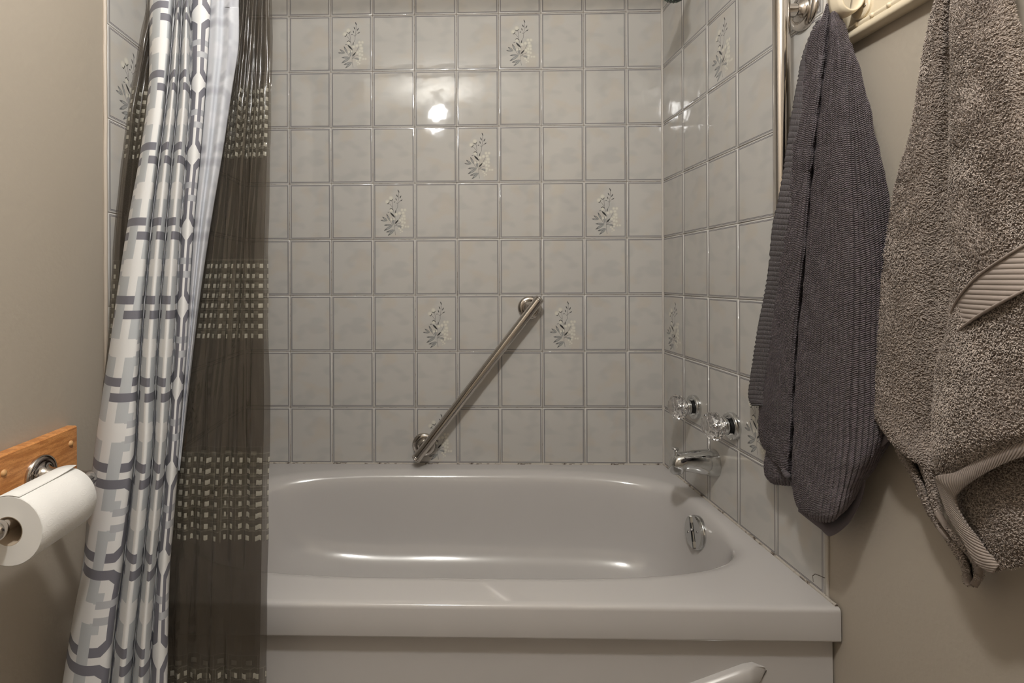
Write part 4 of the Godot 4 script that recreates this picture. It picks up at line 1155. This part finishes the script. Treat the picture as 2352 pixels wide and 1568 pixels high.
func towel_ribbed() -> void:
	var t := thing("bath_towel", "dark plum-grey ribbed towel hanging from the hook nearest the tub", "towel", Vector3.ZERO, "towels on the hooks")
	# a tile of cloth 12 mm wide: two ribs of slanting loops
	var n := noise(91, 0.05, 2)
	var s := 192
	var im := Image.create(s, s, false, Image.FORMAT_RGB8)
	var hm := Image.create(s, s, false, Image.FORMAT_RF)
	for y in s:
		for x in s:
			var u := float(x) / s
			var v := float(y) / s
			var rib := pow(absf(sin(PI * u * 2.0)), 0.35)
			var slant := 0.5 + 0.5 * sin(TAU * (v * 6.0 - u * 3.0))
			var grain := n.get_noise_2d(x * 3.0, y * 3.0)
			var hgt := rib * (0.55 + 0.45 * slant)
			hm.set_pixel(x, y, Color(hgt, 0, 0))
			im.set_pixel(x, y, c8(72, 66, 68).lerp(c8(92, 84, 87), clampf(0.5 + grain * 1.2, 0, 1)))
	var m := flat(Color.WHITE, 0.95)
	m.albedo_texture = texture(im)
	m.heightmap_enabled = true
	m.heightmap_texture = texture(hm)
	m.heightmap_scale = 0.42
	m.uv1_scale = Vector3(1.0 / 0.024, 1.0 / 0.024, 1)
	m.rim_enabled = true
	m.rim = 0.25
	m.rim_tint = 0.6
	var hem := flat(c8(98, 90, 94), 0.95)
	hem.rim_enabled = true
	hem.rim = 0.25
	hem.rim_tint = 0.6
	var yarn := flat(c8(100, 92, 95), 0.95)
	yarn.vertex_color_use_as_albedo = true
	yarn.rim_enabled = true
	yarn.rim = 0.25
	var body := towel_sheet(TOWEL_RIBBED_BODY, 8, 8, 0.005, 0.004, 2)
	twill(body[0], part("draped_cloth", body[2], m, t), yarn, 501)
	# the folded edge seen from its side: ribs stand out as ridges
	var rows := refine(net(TOWEL_RIBBED_SIDE), 6, 14)
	var run := 0.0
	for i in rows.size():
		var r: PackedVector3Array = rows[i]
		if i > 0:
			run += rows[i][0].distance_to(rows[i - 1][0])
		var bump := 0.0022 * pow(absf(sin(PI * run / 0.0125)), 0.5)
		for j in r.size():
			r[j] += Vector3(-bump, 0, -bump * (1.2 if j == 0 else 0.2))
		rows[i] = r
	var uvs := []
	for q in lengths(rows):
		var a := []
		for p in q:
			a.append(Vector2(p.y, p.x))
		uvs.append(a)
	part("side_fold", cloth(rows, 0.006, uvs), m, t)
	var roll := towel_sheet(TOWEL_RIBBED_ROLL, 6, 6, 0.006)
	twill(roll[0], part("rolled_corner", roll[2], m, t), yarn, 502)
	part("hem", towel_sheet(TOWEL_RIBBED_HEM, 6, 6, 0.004)[2], hem, t)

# slanting yarn loops in upright ribs, laid over a sheet of cloth
func twill(rows: Array, parent: Node3D, m: Material, sd: int) -> void:
	var g := RandomNumberGenerator.new()
	g.seed = sd
	var nrm := grid_normals(rows)
	var uvs := lengths(rows)
	var h := rows.size() - 1
	var w: int = rows[0].size() - 1
	var wide: float = uvs[0][w].x
	var ribs := maxi(3, int(wide / 0.0085))
	var at: Array[Transform3D] = []
	var tone: Array[Color] = []
	for r in ribs:
		var u := (r + 0.5) / ribs * wide
		var j := 0
		while j < w - 1 and uvs[0][j + 1].x < u:
			j += 1
		var fu: float = clampf((u - uvs[0][j].x) / maxf(1e-6, uvs[0][j + 1].x - uvs[0][j].x), 0.0, 1.0)
		var vs := [0.0]
		for q in h:
			vs.append(vs[q] + rows[q][j].lerp(rows[q][j + 1], fu).distance_to(rows[q + 1][j].lerp(rows[q + 1][j + 1], fu)))
		var i := 0
		var v := g.randf() * 0.003
		while v < vs[h]:
			while i < h - 1 and vs[i + 1] < v:
				i += 1
			var fv: float = clampf((v - vs[i]) / maxf(1e-6, vs[i + 1] - vs[i]), 0.0, 1.0)
			var a: Vector3 = rows[i][j]
			var p: Vector3 = a.lerp(rows[i][j + 1], fu).lerp(rows[i + 1][j].lerp(rows[i + 1][j + 1], fu), fv)
			var du: Vector3 = (rows[i][j + 1] - a) * (wide / ribs) / maxf(1e-6, uvs[0][j + 1].x - uvs[0][j].x)
			var dv: Vector3 = (rows[i + 1][j] - a).normalized()
			var y: Vector3 = nrm[i][j]
			var l := clampf(du.length(), 0.002, 0.014)
			var x := (du.normalized() * 0.92 - dv * 0.42).normalized()
			var z := x.cross(y).normalized()
			at.append(Transform3D(Basis(x * l * g.randf_range(0.98, 1.12), y * g.randf_range(0.85, 1.15), z), p + y * 0.0004))
			var k := 1.0 + g.randf_range(-0.16, 0.16)
			tone.append(Color(k, k * g.randf_range(0.96, 1.03), k * g.randf_range(0.97, 1.04)))
			v += 0.0036 * g.randf_range(0.9, 1.1)
	var st := start()
	var grid_rows := []
	for q in [[-0.5, 0.1], [-0.42, 0.75], [-0.15, 1.0], [0.15, 1.0], [0.42, 0.75], [0.5, 0.1]]:
		var ring := PackedVector3Array()
		for k in 7:
			var a := TAU * (k % 6) / 6.0
			ring.append(Vector3(q[0], 0.0015 * q[1] * cos(a), 0.00125 * q[1] * sin(a)))
		grid_rows.append(ring)
	grid(st, grid_rows, [], true)
	scatter("yarn_loops", done(st), m, parent, at, tone)

func scatter(called: String, mesh: Mesh, m: Material, parent: Node3D, at: Array[Transform3D], tone: Array[Color]) -> void:
	var mm := MultiMesh.new()
	mm.transform_format = MultiMesh.TRANSFORM_3D
	mm.use_colors = true
	mm.mesh = mesh
	mm.instance_count = at.size()
	for k in at.size():
		mm.set_instance_transform(k, at[k])
		mm.set_instance_color(k, tone[k])
	var o := MultiMeshInstance3D.new()
	o.name = called
	o.multimesh = mm
	o.material_override = m
	o.set_meta("kind", "stuff")
	parent.add_child(o, true)

func loop_mesh() -> ArrayMesh:
	# a short bent tuft of yarn
	var st := start()
	var path := [Vector3(0, -0.0006, 0), Vector3(0.0002, 0.0009, 0), Vector3(0.0011, 0.0019, 0), Vector3(0.0024, 0.0022, 0)]
	var rows := []
	var rad := [0.00055, 0.0006, 0.00055, 0.0002]
	for i in 4:
		var f := along(path[mini(i + 1, 3)] - path[maxi(i - 1, 0)], path[i])
		var r := PackedVector3Array()
		for k in 5:
			var a := TAU * (k % 4) / 4.0
			r.append(f * Vector3(rad[i] * cos(a), 0, rad[i] * sin(a)))
		rows.append(r)
	grid(st, rows)
	return done(st)

func pile(rows: Array, spacing: float, parent: Node3D, m: Material, mesh: Mesh, sd: int) -> void:
	var g := RandomNumberGenerator.new()
	g.seed = sd
	var nrm := grid_normals(rows)
	var at: Array[Transform3D] = []
	var tone: Array[Color] = []
	var patch := noise(sd, 30.0, 2)
	var comb := noise(sd + 5, 9.0, 2)
	for i in rows.size() - 1:
		for j in rows[i].size() - 1:
			var a: Vector3 = rows[i][j]
			var b: Vector3 = rows[i][j + 1]
			var c: Vector3 = rows[i + 1][j]
			var d: Vector3 = rows[i + 1][j + 1]
			var area := (b - a).cross(c - a).length() * 0.5 + (b - d).cross(c - d).length() * 0.5
			var n := area / (spacing * spacing)
			var count := int(n) + (1 if g.randf() < n - int(n) else 0)
			for k in count:
				var u := g.randf()
				var v := g.randf()
				var p := a.lerp(b, u).lerp(c.lerp(d, u), v)
				var y: Vector3 = nrm[i][j].lerp(nrm[i + 1][j + 1], (u + v) / 2.0).normalized()
				var x := y.cross(Vector3(0.2, -1, 0.3)).normalized()
				var ang := 1.6 * comb.get_noise_3d(p.x, p.y, p.z) + g.randf_range(-0.9, 0.9) + (PI if g.randf() < 0.15 else 0.0)
				x = x.rotated(y, ang)
				var sz := g.randf_range(0.75, 1.25)
				at.append(Transform3D(Basis(x, y, x.cross(y)) * Basis(Vector3(0, 0, 1), g.randf_range(-0.3, 0.3)), p).scaled_local(Vector3.ONE * sz))
				var l := 0.92 + 0.16 * patch.get_noise_3d(p.x, p.y, p.z) + g.randf_range(-0.22, 0.22)
				tone.append(Color(l, l, l))
	scatter("terry_pile", mesh, m, parent, at, tone)

func towel_terry() -> void:
	var t := thing("bath_towel", "thick taupe terry towel with ribbed border bands, nearest the camera", "towel", Vector3.ZERO, "towels on the hooks")
	var ground := flat(c8(126, 114, 105), 1.0)
	var yarn := flat(c8(174, 161, 151), 0.95)
	yarn.vertex_color_use_as_albedo = true
	yarn.rim_enabled = true
	yarn.rim = 0.3
	var tuft := loop_mesh()
	var list := [["left_panel", TOWEL_TERRY_LEFT, 0.0035], ["right_panel", TOWEL_TERRY_RIGHT, 0.0035], ["lower_layer", TOWEL_TERRY_LOWER, 0.003], ["hanging_corner", TOWEL_TERRY_TAIL, 0.003]]
	var sd := 300
	for l in list:
		var s := towel_sheet(l[1], 8, 8, 0.004, 0.0025, sd)
		var o := part(l[0], s[2], ground, t)
		pile(s[0], 0.0017, o, yarn, tuft, sd)
		sd += 1
	# flat woven parts with fine cords
	var cord := StandardMaterial3D.new()
	cord.albedo_color = c8(158, 145, 136)
	cord.roughness = 0.9
	cord.heightmap_enabled = true
	cord.heightmap_texture = heights(64, 64, func(u: float, v: float) -> float: return pow(absf(sin(PI * (v + u * 0.0))), 0.7))
	cord.heightmap_scale = 0.12
	cord.uv1_scale = Vector3(1.0 / 0.004, 1.0 / 0.0062, 1)
	var band := towel_sheet(TOWEL_TERRY_BAND, 8, 8, 0.003)
	var uvs := []
	for r in band[0]:
		var a := []
		for p in r:
			a.append(Vector2(p.z, p.y))
		uvs.append(a)
	var bo := part("woven_band", cloth(band[0], 0.003, uvs), cord, t)
	var cord_edge := flat(c8(150, 137, 128), 0.95)
	for e in [0, band[0].size() - 1]:
		var st := start()
		var path := []
		var src: PackedVector3Array = band[0][e]
		for k in src.size():
			path.append(src[k] + Vector3(-0.0015, 0, 0))
		tube(st, path, 0.0015, 8)
		part("braid", done(st), cord_edge, bo)
	var hc: StandardMaterial3D = cord.duplicate()
	hc.uv1_scale = Vector3(1.0 / 0.0055, 1, 1)
	hc.heightmap_texture = heights(64, 8, func(u: float, _v: float) -> float: return pow(absf(sin(PI * u)), 0.7))
	var hm := towel_sheet(TOWEL_TERRY_HEM, 8, 6, 0.004)
	uvs = []
	for q in hm[1]:
		var a := []
		for p in q:
			a.append(Vector2(p.x - p.y * 0.9, p.y))
		uvs.append(a)
	part("hem", cloth(hm[0], 0.004, uvs), hc, t)

# ==================================================================== hook rack
func hook_rack() -> void:
	var w := XR + 0.006
	var t := thing("hook_rack", "cream painted hook board with beaded edge on the right wall", "rack", Vector3(w, 1.52, 0.0))
	var z0 := 0.815
	var z1 := 1.75
	part("board", block_mesh(Vector3(-0.009, 0.075, (z0 + z1) / 2), Vector3(0.018, 0.146, z1 - z0), 0.003), M.cream, t)
	# mouldings along the lower and upper edge
	for y in [0.004, 0.146]:
		var st := start()
		var s := 1.0 if y < 0.1 else -1.0
		var prof := [[0.0, -0.004], [-0.024, -0.004], [-0.027, -0.001], [-0.027, 0.007], [-0.0245, 0.0095], [-0.0215, 0.0105], [-0.0215, 0.0125], [-0.0235, 0.015], [-0.0235, 0.018], [-0.021, 0.021], [-0.017, 0.022]]
		var rows := []
		for p in prof:
			rows.append(PackedVector3Array([Vector3(p[0], y + s * p[1], z0), Vector3(p[0], y + s * p[1], z1)]))
		grid(st, rows, [], s > 0)
		var mo := part("moulding", done(st), M.cream, t)
		var st2 := start()
		lathe(st2, [Vector2(0.0005, -0.0042), Vector2(0.003, -0.003), Vector2(0.0042, 0), Vector2(0.003, 0.003), Vector2(0.0005, 0.0042)], Transform3D(), 12)
		var pearl := done(st2)
		var z := z0 + 0.02
		while z < z1 - 0.01:
			part("pearl", pearl, M.cream, mo, Transform3D(Basis(), Vector3(-0.0225, y + s * 0.0165, z)))
			z += 0.0345
	for z in [0.878, 1.150, 1.42]:
		coat_hook(t, z)

func coat_hook(rack: Node3D, z: float) -> void:
	# plate
	var st := start()
	var xf := Transform3D(Basis(Vector3(0, 0, 1), Vector3(0, 1, 0), Vector3(-1, 0, 0)), Vector3(-0.018, 0.078, z))
	var pts := []
	for k in 32:
		var a := TAU * k / 32.0
		pts.append(Vector2(0.021 * cos(a), 0.021 * sin(a) + (0.03 if sin(a) > 0 else -0.03)))
	for k in 32:
		var p: Vector2 = pts[k]
		var q: Vector2 = pts[(k + 1) % 32]
		st.set_smooth_group(1)
		quad(st, xf * Vector3(p.x, p.y, 0), xf * Vector3(q.x, q.y, 0), xf * Vector3(q.x, q.y, 0.004), xf * Vector3(p.x, p.y, 0.004))
		st.set_smooth_group(2)
		quad(st, xf * Vector3(p.x, p.y, 0.004), xf * Vector3(q.x, q.y, 0.004), xf * Vector3(q.x * 0.9, q.y * 0.96, 0.006), xf * Vector3(p.x * 0.9, p.y * 0.96, 0.006))
		st.set_smooth_group(-1)
		tri(st, xf * Vector3(0, 0, 0.006), xf * Vector3(q.x * 0.9, q.y * 0.96, 0.006), xf * Vector3(p.x * 0.9, p.y * 0.96, 0.006))
	var h := part("hook", done(st), M.cream, rack)
	# broad arm: out, down and up again
	var path := [Vector2(0.022, 0.10), Vector2(0.026, 0.07), Vector2(0.030, 0.050), Vector2(0.040, 0.038), Vector2(0.052, 0.036), Vector2(0.063, 0.044), Vector2(0.068, 0.06), Vector2(0.069, 0.085), Vector2(0.068, 0.10)]
	var c := PackedVector3Array()
	for p in path:
		c.append(Vector3(-p.x, p.y, z))
	var line := curve(c, 4)
	var outer := []
	var inner := []
	for i in line.size():
		var d := (line[mini(i + 1, line.size() - 1)] - line[maxi(i - 1, 0)]).normalized()
		var n := Vector3(-d.y, d.x, 0)
		var f := float(i) / (line.size() - 1)
		var hw := 0.015 * (1.0 if f < 0.85 else sqrt(maxf(0.05, 1.0 - pow((f - 0.85) / 0.15, 2))))
		var o := PackedVector3Array()
		for k in 9:
			var a := TAU * (k % 8) / 8.0 + PI / 8
			o.append(line[i] + Vector3(0, 0, 1) * hw * clampf(cos(a) * 1.15, -1, 1) + n * 0.0032 * clampf(sin(a) * 1.3, -1, 1))
		outer.append(o)
	st = start()
	grid(st, outer)
	part("arm", done(st), M.cream, h)
	for y in [0.046, 0.11]:
		var sp := Vector3(-0.024, y, z + 0.011)
		part("screw", lathe_mesh([Vector2(0.0, 0.0012), Vector2(0.0025, 0.0011), Vector2(0.0036, 0.0004), Vector2(0.0038, 0.0)], along(Vector3(-1, 0, 0), sp), 16), M.nickel, h)

# ==================================================================== metal fittings
func grab_bar(a: Vector3, b: Vector3, n: Vector3, label: String) -> void:
	var t := thing("grab_bar", label, "grab bar", a)
	var d := (b - a).normalized()
	var so := 0.052
	var end := 0.036
	var l := b - a
	var p := n * so - d * end
	var q := l + n * so + d * end
	var r := 0.0165
	part("rail", lathe_mesh([Vector2(r, 0.0), Vector2(r, p.distance_to(q))], along(d, p), 40), M.nickel, t)
	for e in [[p, -d], [q, d]]:
		part("end_cap", lathe_mesh([Vector2(r, -0.001), Vector2(r * 1.05, 0.0), Vector2(r * 1.05, 0.003), Vector2(r * 0.93, 0.0035), Vector2(r * 0.93, 0.005), Vector2(r * 1.05, 0.0055), Vector2(r * 1.05, 0.0085), Vector2(r * 0.85, 0.011), Vector2(r * 0.4, 0.0125), Vector2(0.0, 0.0128)], along(e[1], e[0]), 40), M.nickel, t)
	for o in [Vector3.ZERO, l]:
		var f := part("flange", lathe_mesh([Vector2(0.0425, 0.0), Vector2(0.0425, 0.003), Vector2(0.041, 0.0065), Vector2(0.037, 0.0095), Vector2(0.031, 0.0115), Vector2(0.0265, 0.012), Vector2(0.0262, 0.0095), Vector2(0.024, 0.009), Vector2(0.0235, 0.013), Vector2(0.021, 0.0155), Vector2(0.0165, 0.018), Vector2(0.0145, 0.024)], along(n, o), 48), M.nickel, t)
		part("post", lathe_mesh([Vector2(0.0145, 0.02), Vector2(0.0135, 0.03), Vector2(0.0135, so)], along(n, o), 32), M.nickel, f)

func faucet_handle(at: Vector3, label: String) -> void:
	var t := thing("faucet_handle", label, "faucet", at)
	var f := along(Vector3.LEFT, Vector3.ZERO)
	part("escutcheon", lathe_mesh([Vector2(0.037, 0.0), Vector2(0.037, 0.010), Vector2(0.0355, 0.0125), Vector2(0.031, 0.014), Vector2(0.0285, 0.0135), Vector2(0.027, 0.011), Vector2(0.0245, 0.004), Vector2(0.018, 0.003)], f, 48), M.chrome, t)
	part("stem", lathe_mesh([Vector2(0.020, 0.003), Vector2(0.0195, 0.018), Vector2(0.019, 0.022), Vector2(0.0, 0.022)], f, 32), M.rubber, t)
	part("collar", lathe_mesh([Vector2(0.0215, 0.018), Vector2(0.0235, 0.020), Vector2(0.0238, 0.030), Vector2(0.022, 0.0325), Vector2(0.0, 0.033)], f, 40), M.chrome, t)
	# faceted clear knob
	var st := start()
	var rows := []
	for p in [[0.0, 0.0325, 0.0], [0.0225, 0.0325, 0.0], [0.030, 0.0375, 0.5], [0.0375, 0.047, 0.0], [0.0385, 0.057, 0.5], [0.0345, 0.068, 0.0], [0.026, 0.0765, 0.5], [0.022, 0.0785, 0.5], [0.0, 0.0785, 0.5]]:
		var r := PackedVector3Array()
		for k in 11:
			var a: float = TAU * ((k % 10) + p[2]) / 10.0
			r.append(f * Vector3(p[0] * cos(a), p[1], p[0] * sin(a)))
		rows.append(r)
	grid(st, rows, [], false, -1)
	var g := StandardMaterial3D.new()
	g.albedo_color = Color(0.97, 0.96, 0.96, 0.03)
	g.roughness = 0.03
	g.refraction_enabled = true
	g.refraction_scale = 0.049
	g.transparency = BaseMaterial3D.TRANSPARENCY_ALPHA
	var k := part("knob", done(st), g, t)
	k.set_meta("label", "clear faceted acrylic knob")
	part("core", lathe_mesh([Vector2(0.011, 0.034), Vector2(0.008, 0.048), Vector2(0.006, 0.054), Vector2(0.0, 0.055)], f, 10, -1), M.chrome, k)

func tub_spout() -> void:
	var at := Vector3(XR, 0.528, 0.339)
	var t := thing("tub_spout", "chrome tub spout with diverter knob below the two clear tap knobs", "faucet", at)
	# sections along -x: distance, top, bottom, half width
	var secs := [[0.0, 0.0385, -0.038, 0.034], [0.012, 0.038, -0.0375, 0.034], [0.03, 0.0365, -0.035, 0.032], [0.055, 0.034, -0.030, 0.029], [0.078, 0.031, -0.0255, 0.0265], [0.092, 0.029, -0.0235, 0.0255], [0.098, 0.028, -0.027, 0.025], [0.101, 0.0275, -0.0335, 0.025], [0.108, 0.026, -0.0345, 0.0245], [0.116, 0.0225, -0.0345, 0.023], [0.123, 0.016, -0.0335, 0.020], [0.128, 0.007, -0.031, 0.015], [0.131, -0.004, -0.026, 0.009], [0.132, -0.014, -0.016, 0.001]]
	var rows := []
	for s in secs:
		var r := PackedVector3Array()
		for k in 33:
			var a := TAU * (k % 32) / 32.0
			var c := cos(a)
			var y: float = (s[1] + s[2]) / 2.0 + (s[1] - s[2]) / 2.0 * signf(sin(a)) * pow(absf(sin(a)), 0.85)
			r.append(Vector3(-s[0], y, s[3] * signf(c) * pow(absf(c), 0.85)))
		rows.append(r)
	var st := start()
	grid(st, rows)
	part("body", done(st), M.chrome, t)
	part("diverter_knob", lathe_mesh([Vector2(0.005, -0.012), Vector2(0.005, 0.009), Vector2(0.0085, 0.012), Vector2(0.0105, 0.0155), Vector2(0.0098, 0.0185), Vector2(0.0, 0.0198)], Transform3D(Basis(), Vector3(-0.115, 0.024, 0)), 24), M.chrome, t)

func shower_head() -> void:
	var at := Vector3(XR, 2.0, 0.339)
	var t := thing("overhead_shower", "chrome shower with dark green nozzle face at the top of the tiled corner", "shower", at)
	part("wall_flange", lathe_mesh([Vector2(0.028, 0.0), Vector2(0.028, 0.003), Vector2(0.018, 0.010), Vector2(0.011, 0.012)], along(Vector3.LEFT, Vector3.ZERO), 32), M.chrome, t)
	var st := start()
	tube(st, curve(PackedVector3Array([Vector3(0, 0, 0), Vector3(-0.04, 0.004, 0), Vector3(-0.075, -0.014, 0), Vector3(-0.095, -0.045, 0)]), 6), 0.0095, 16)
	part("arm", done(st), M.chrome, t)
	var f := along(Vector3(-0.42, -1, 0.1), Vector3(-0.092, -0.04, 0))
	part("head", lathe_mesh([Vector2(0.011, 0.0), Vector2(0.016, 0.010), Vector2(0.018, 0.024), Vector2(0.026, 0.042), Vector2(0.034, 0.060), Vector2(0.0355, 0.070), Vector2(0.034, 0.073)], f, 40), M.chrome, t)
	var face := part("nozzle_face", lathe_mesh([Vector2(0.034, 0.071), Vector2(0.030, 0.077), Vector2(0.018, 0.082), Vector2(0.0, 0.084)], f, 40), flat(c8(24, 40, 32), 0.35), t)
	var dot := lathe_mesh([Vector2(0.0, 0.0025), Vector2(0.0012, 0.002), Vector2(0.0016, 0.0)], Transform3D(), 8)
	for ring in [[0.011, 8], [0.020, 14], [0.028, 20]]:
		for k in ring[1]:
			var a: float = TAU * k / ring[1]
			var r: float = ring[0]
			part("nozzle", dot, flat_nozzle(), face, f * Transform3D(Basis(), Vector3(r * cos(a), 0.0835 - r * r * 7.5, r * sin(a))))

func flat_nozzle() -> Material:
	if not M.has("nozzle"):
		M.nozzle = flat(c8(120, 140, 128), 0.3)
	return M.nozzle

# ==================================================================== toilet paper
func paper_holder() -> void:
	var w := XL - 0.006
	var t := thing("toilet_paper_holder", "nickel toilet paper arm on a varnished wooden plate on the left wall", "holder", Vector3(w, 0.727, 0.971))
	# plate, with the grain along its length
	var x := 0.021
	var h := 0.060
	var l := 0.093
	var st := start()
	block(st, Vector3(x / 2, 0, 0), Vector3(x, 2 * h, 2 * l), 0.0025)
	var pl := part("wooden_plate", done(st), M.wood_tri, t)
	pl.set_meta("label", "varnished wooden plate")
	for y in [-0.031, 0.031]:
		for z in [-0.074, 0.074]:
			part("peg", lathe_mesh([Vector2(0.0, 0.004), Vector2(0.003, 0.0034), Vector2(0.005, 0.0018), Vector2(0.0055, 0.0)], along(Vector3.RIGHT, Vector3(x, y, z)), 20), M.peg, pl)
	part("flange", lathe_mesh([Vector2(0.034, 0.0), Vector2(0.034, 0.004), Vector2(0.032, 0.007), Vector2(0.026, 0.0085), Vector2(0.0245, 0.0075), Vector2(0.021, 0.0075), Vector2(0.016, 0.012), Vector2(0.0125, 0.020), Vector2(0.011, 0.03)], along(Vector3.RIGHT, Vector3(x, 0, 0)), 40), M.nickel, t)
	# arm: out from the flange, then the bar that carries the roll
	st = start()
	tube(st, [Vector3(x + 0.02, 0, 0), Vector3(0.118, 0, 0.012)], 0.0105, 20)
	part("arm", done(st), M.nickel, t)
	part("knuckle", lathe_mesh([Vector2(0.0, -0.016), Vector2(0.008, -0.0145), Vector2(0.0125, -0.009), Vector2(0.014, 0.0), Vector2(0.0135, 0.012), Vector2(0.0115, 0.022), Vector2(0.009, 0.026)], along(Vector3(0, 0, 1), Vector3(0.118, 0, 0.022)), 28), M.nickel, t)
	st = start()
	tube(st, [Vector3(0.118, 0, 0.03), Vector3(0.118, -0.001, 0.19)], 0.0085, 20)
	part("bar", done(st), M.nickel, t)
	part("bar_end", lathe_mesh([Vector2(0.0085, -0.004), Vector2(0.0125, 0.0), Vector2(0.0135, 0.008), Vector2(0.011, 0.015), Vector2(0.006, 0.018), Vector2(0.0, 0.019)], along(Vector3(0, 0, 1), Vector3(0.118, -0.001, 0.19)), 28), M.nickel, t)

func paper_roll() -> void:
	var at := Vector3(-0.600, 0.7165, 1.037)
	var t := thing("toilet_paper_roll", "white embossed toilet paper roll with loose end on its holder", "toilet paper", at)
	var l := 0.112
	var ro := 0.0490
	var ri := 0.0205
	var m: StandardMaterial3D = M.paper.duplicate()
	var n := noise(101, 1.0, 2)
	m.heightmap_enabled = true
	m.heightmap_texture = heights(256, 256, func(u: float, v: float) -> float:
		var a := Vector2(fposmod(u * 4.0, 1.0) - 0.5, fposmod(v * 4.0 + (0.5 if int(u * 4.0) % 2 == 1 else 0.0), 1.0) - 0.5)
		var d := a.length()
		var dots := 0.5 + 0.5 * sin(u * TAU * 40.0) * sin(v * TAU * 40.0)
		var ring := exp(-pow((d - 0.33) / 0.06, 2.0)) + exp(-pow((d - 0.12) / 0.05, 2.0))
		return ring * (0.5 + 0.5 * dots) + 0.15 * n.get_noise_2d(u * 60.0, v * 60.0))
	m.heightmap_scale = 0.016
	m.uv1_scale = Vector3(6.0, 2.0, 1)
	var ax := along(Vector3(0, 0, 1), Vector3.ZERO)
	var st := start()
	lathe(st, [Vector2(ro - 0.001, 0.0), Vector2(ro, 0.001), Vector2(ro, l * 0.25), Vector2(ro, l * 0.5), Vector2(ro, l * 0.75), Vector2(ro, l - 0.001), Vector2(ro - 0.001, l)], ax, 64)
	part("wound_paper", done(st), m, t)
	part("paper_end", lathe_mesh([Vector2(ri, 0.0), Vector2(ro - 0.001, 0.0)], ax, 64, -1), M.paper, t)
	part("paper_end", lathe_mesh([Vector2(ro - 0.001, l), Vector2(ri, l)], ax, 64, -1), M.paper, t)
	part("core", lathe_mesh([Vector2(ri, l), Vector2(ri - 0.0012, l), Vector2(ri - 0.0012, 0.0), Vector2(ri, 0.0)], ax, 40), flat(c8(176, 160, 140), 0.9), t)
	# the loose end on top
	var rows := []
	for i in 9:
		var f := i / 8.0
		var a := lerpf(1.25, 2.05, f)
		var rr := ro + 0.0005 + 0.0009 * pow(1.0 - f, 2.0)
		var z0 := 0.012 * (1.0 - f) - 0.004 * (1.0 - f)
		var r := PackedVector3Array()
		for k in 7:
			var lift := 0.005 * pow(1.0 - f, 2.0) * pow(1.0 - k / 6.0, 4.0)
			r.append(Vector3((rr + lift) * cos(a), (rr + lift) * sin(a), lerpf(z0 - 0.006 * (1.0 - f), l, k / 6.0)))
		rows.append(r)
	part("loose_sheet", cloth(rows, 0.0003, lengths(rows)), M.paper, t)

# ==================================================================== lamp
func ceiling_lamp(at: Vector3) -> void:
	var t := thing("ceiling_lamp", "round glowing globe lamp on the ceiling behind the camera", "lamp", at)
	var glow := StandardMaterial3D.new()
	glow.albedo_color = Color(1, 1, 1)
	glow.emission_enabled = true
	glow.emission = Color(1.0, 0.995, 0.985)
	glow.emission_energy_multiplier = 12.0
	part("base", lathe_mesh([Vector2(0.0, CEIL - at.y), Vector2(0.06, CEIL - at.y), Vector2(0.06, CEIL - at.y - 0.012), Vector2(0.035, CEIL - at.y - 0.02), Vector2(0.03, 0.042)], Transform3D(), 32), flat(c8(210, 205, 196), 0.4), t)
	var prof := []
	for k in 17:
		var a := PI * k / 16.0
		prof.append(Vector2(0.059 * sin(a), -0.059 * cos(a)))
	part("globe", lathe_mesh(prof, Transform3D(), 32), glow, t)
	var l := OmniLight3D.new()
	l.name = "lamp_light"
	l.light_color = Color(1.0, 0.995, 0.985)
	l.light_energy = 1.31
	l.light_size = 0.058
	l.omni_range = 8.0
	l.omni_attenuation = 2.0
	l.shadow_enabled = true
	t.add_child(l)
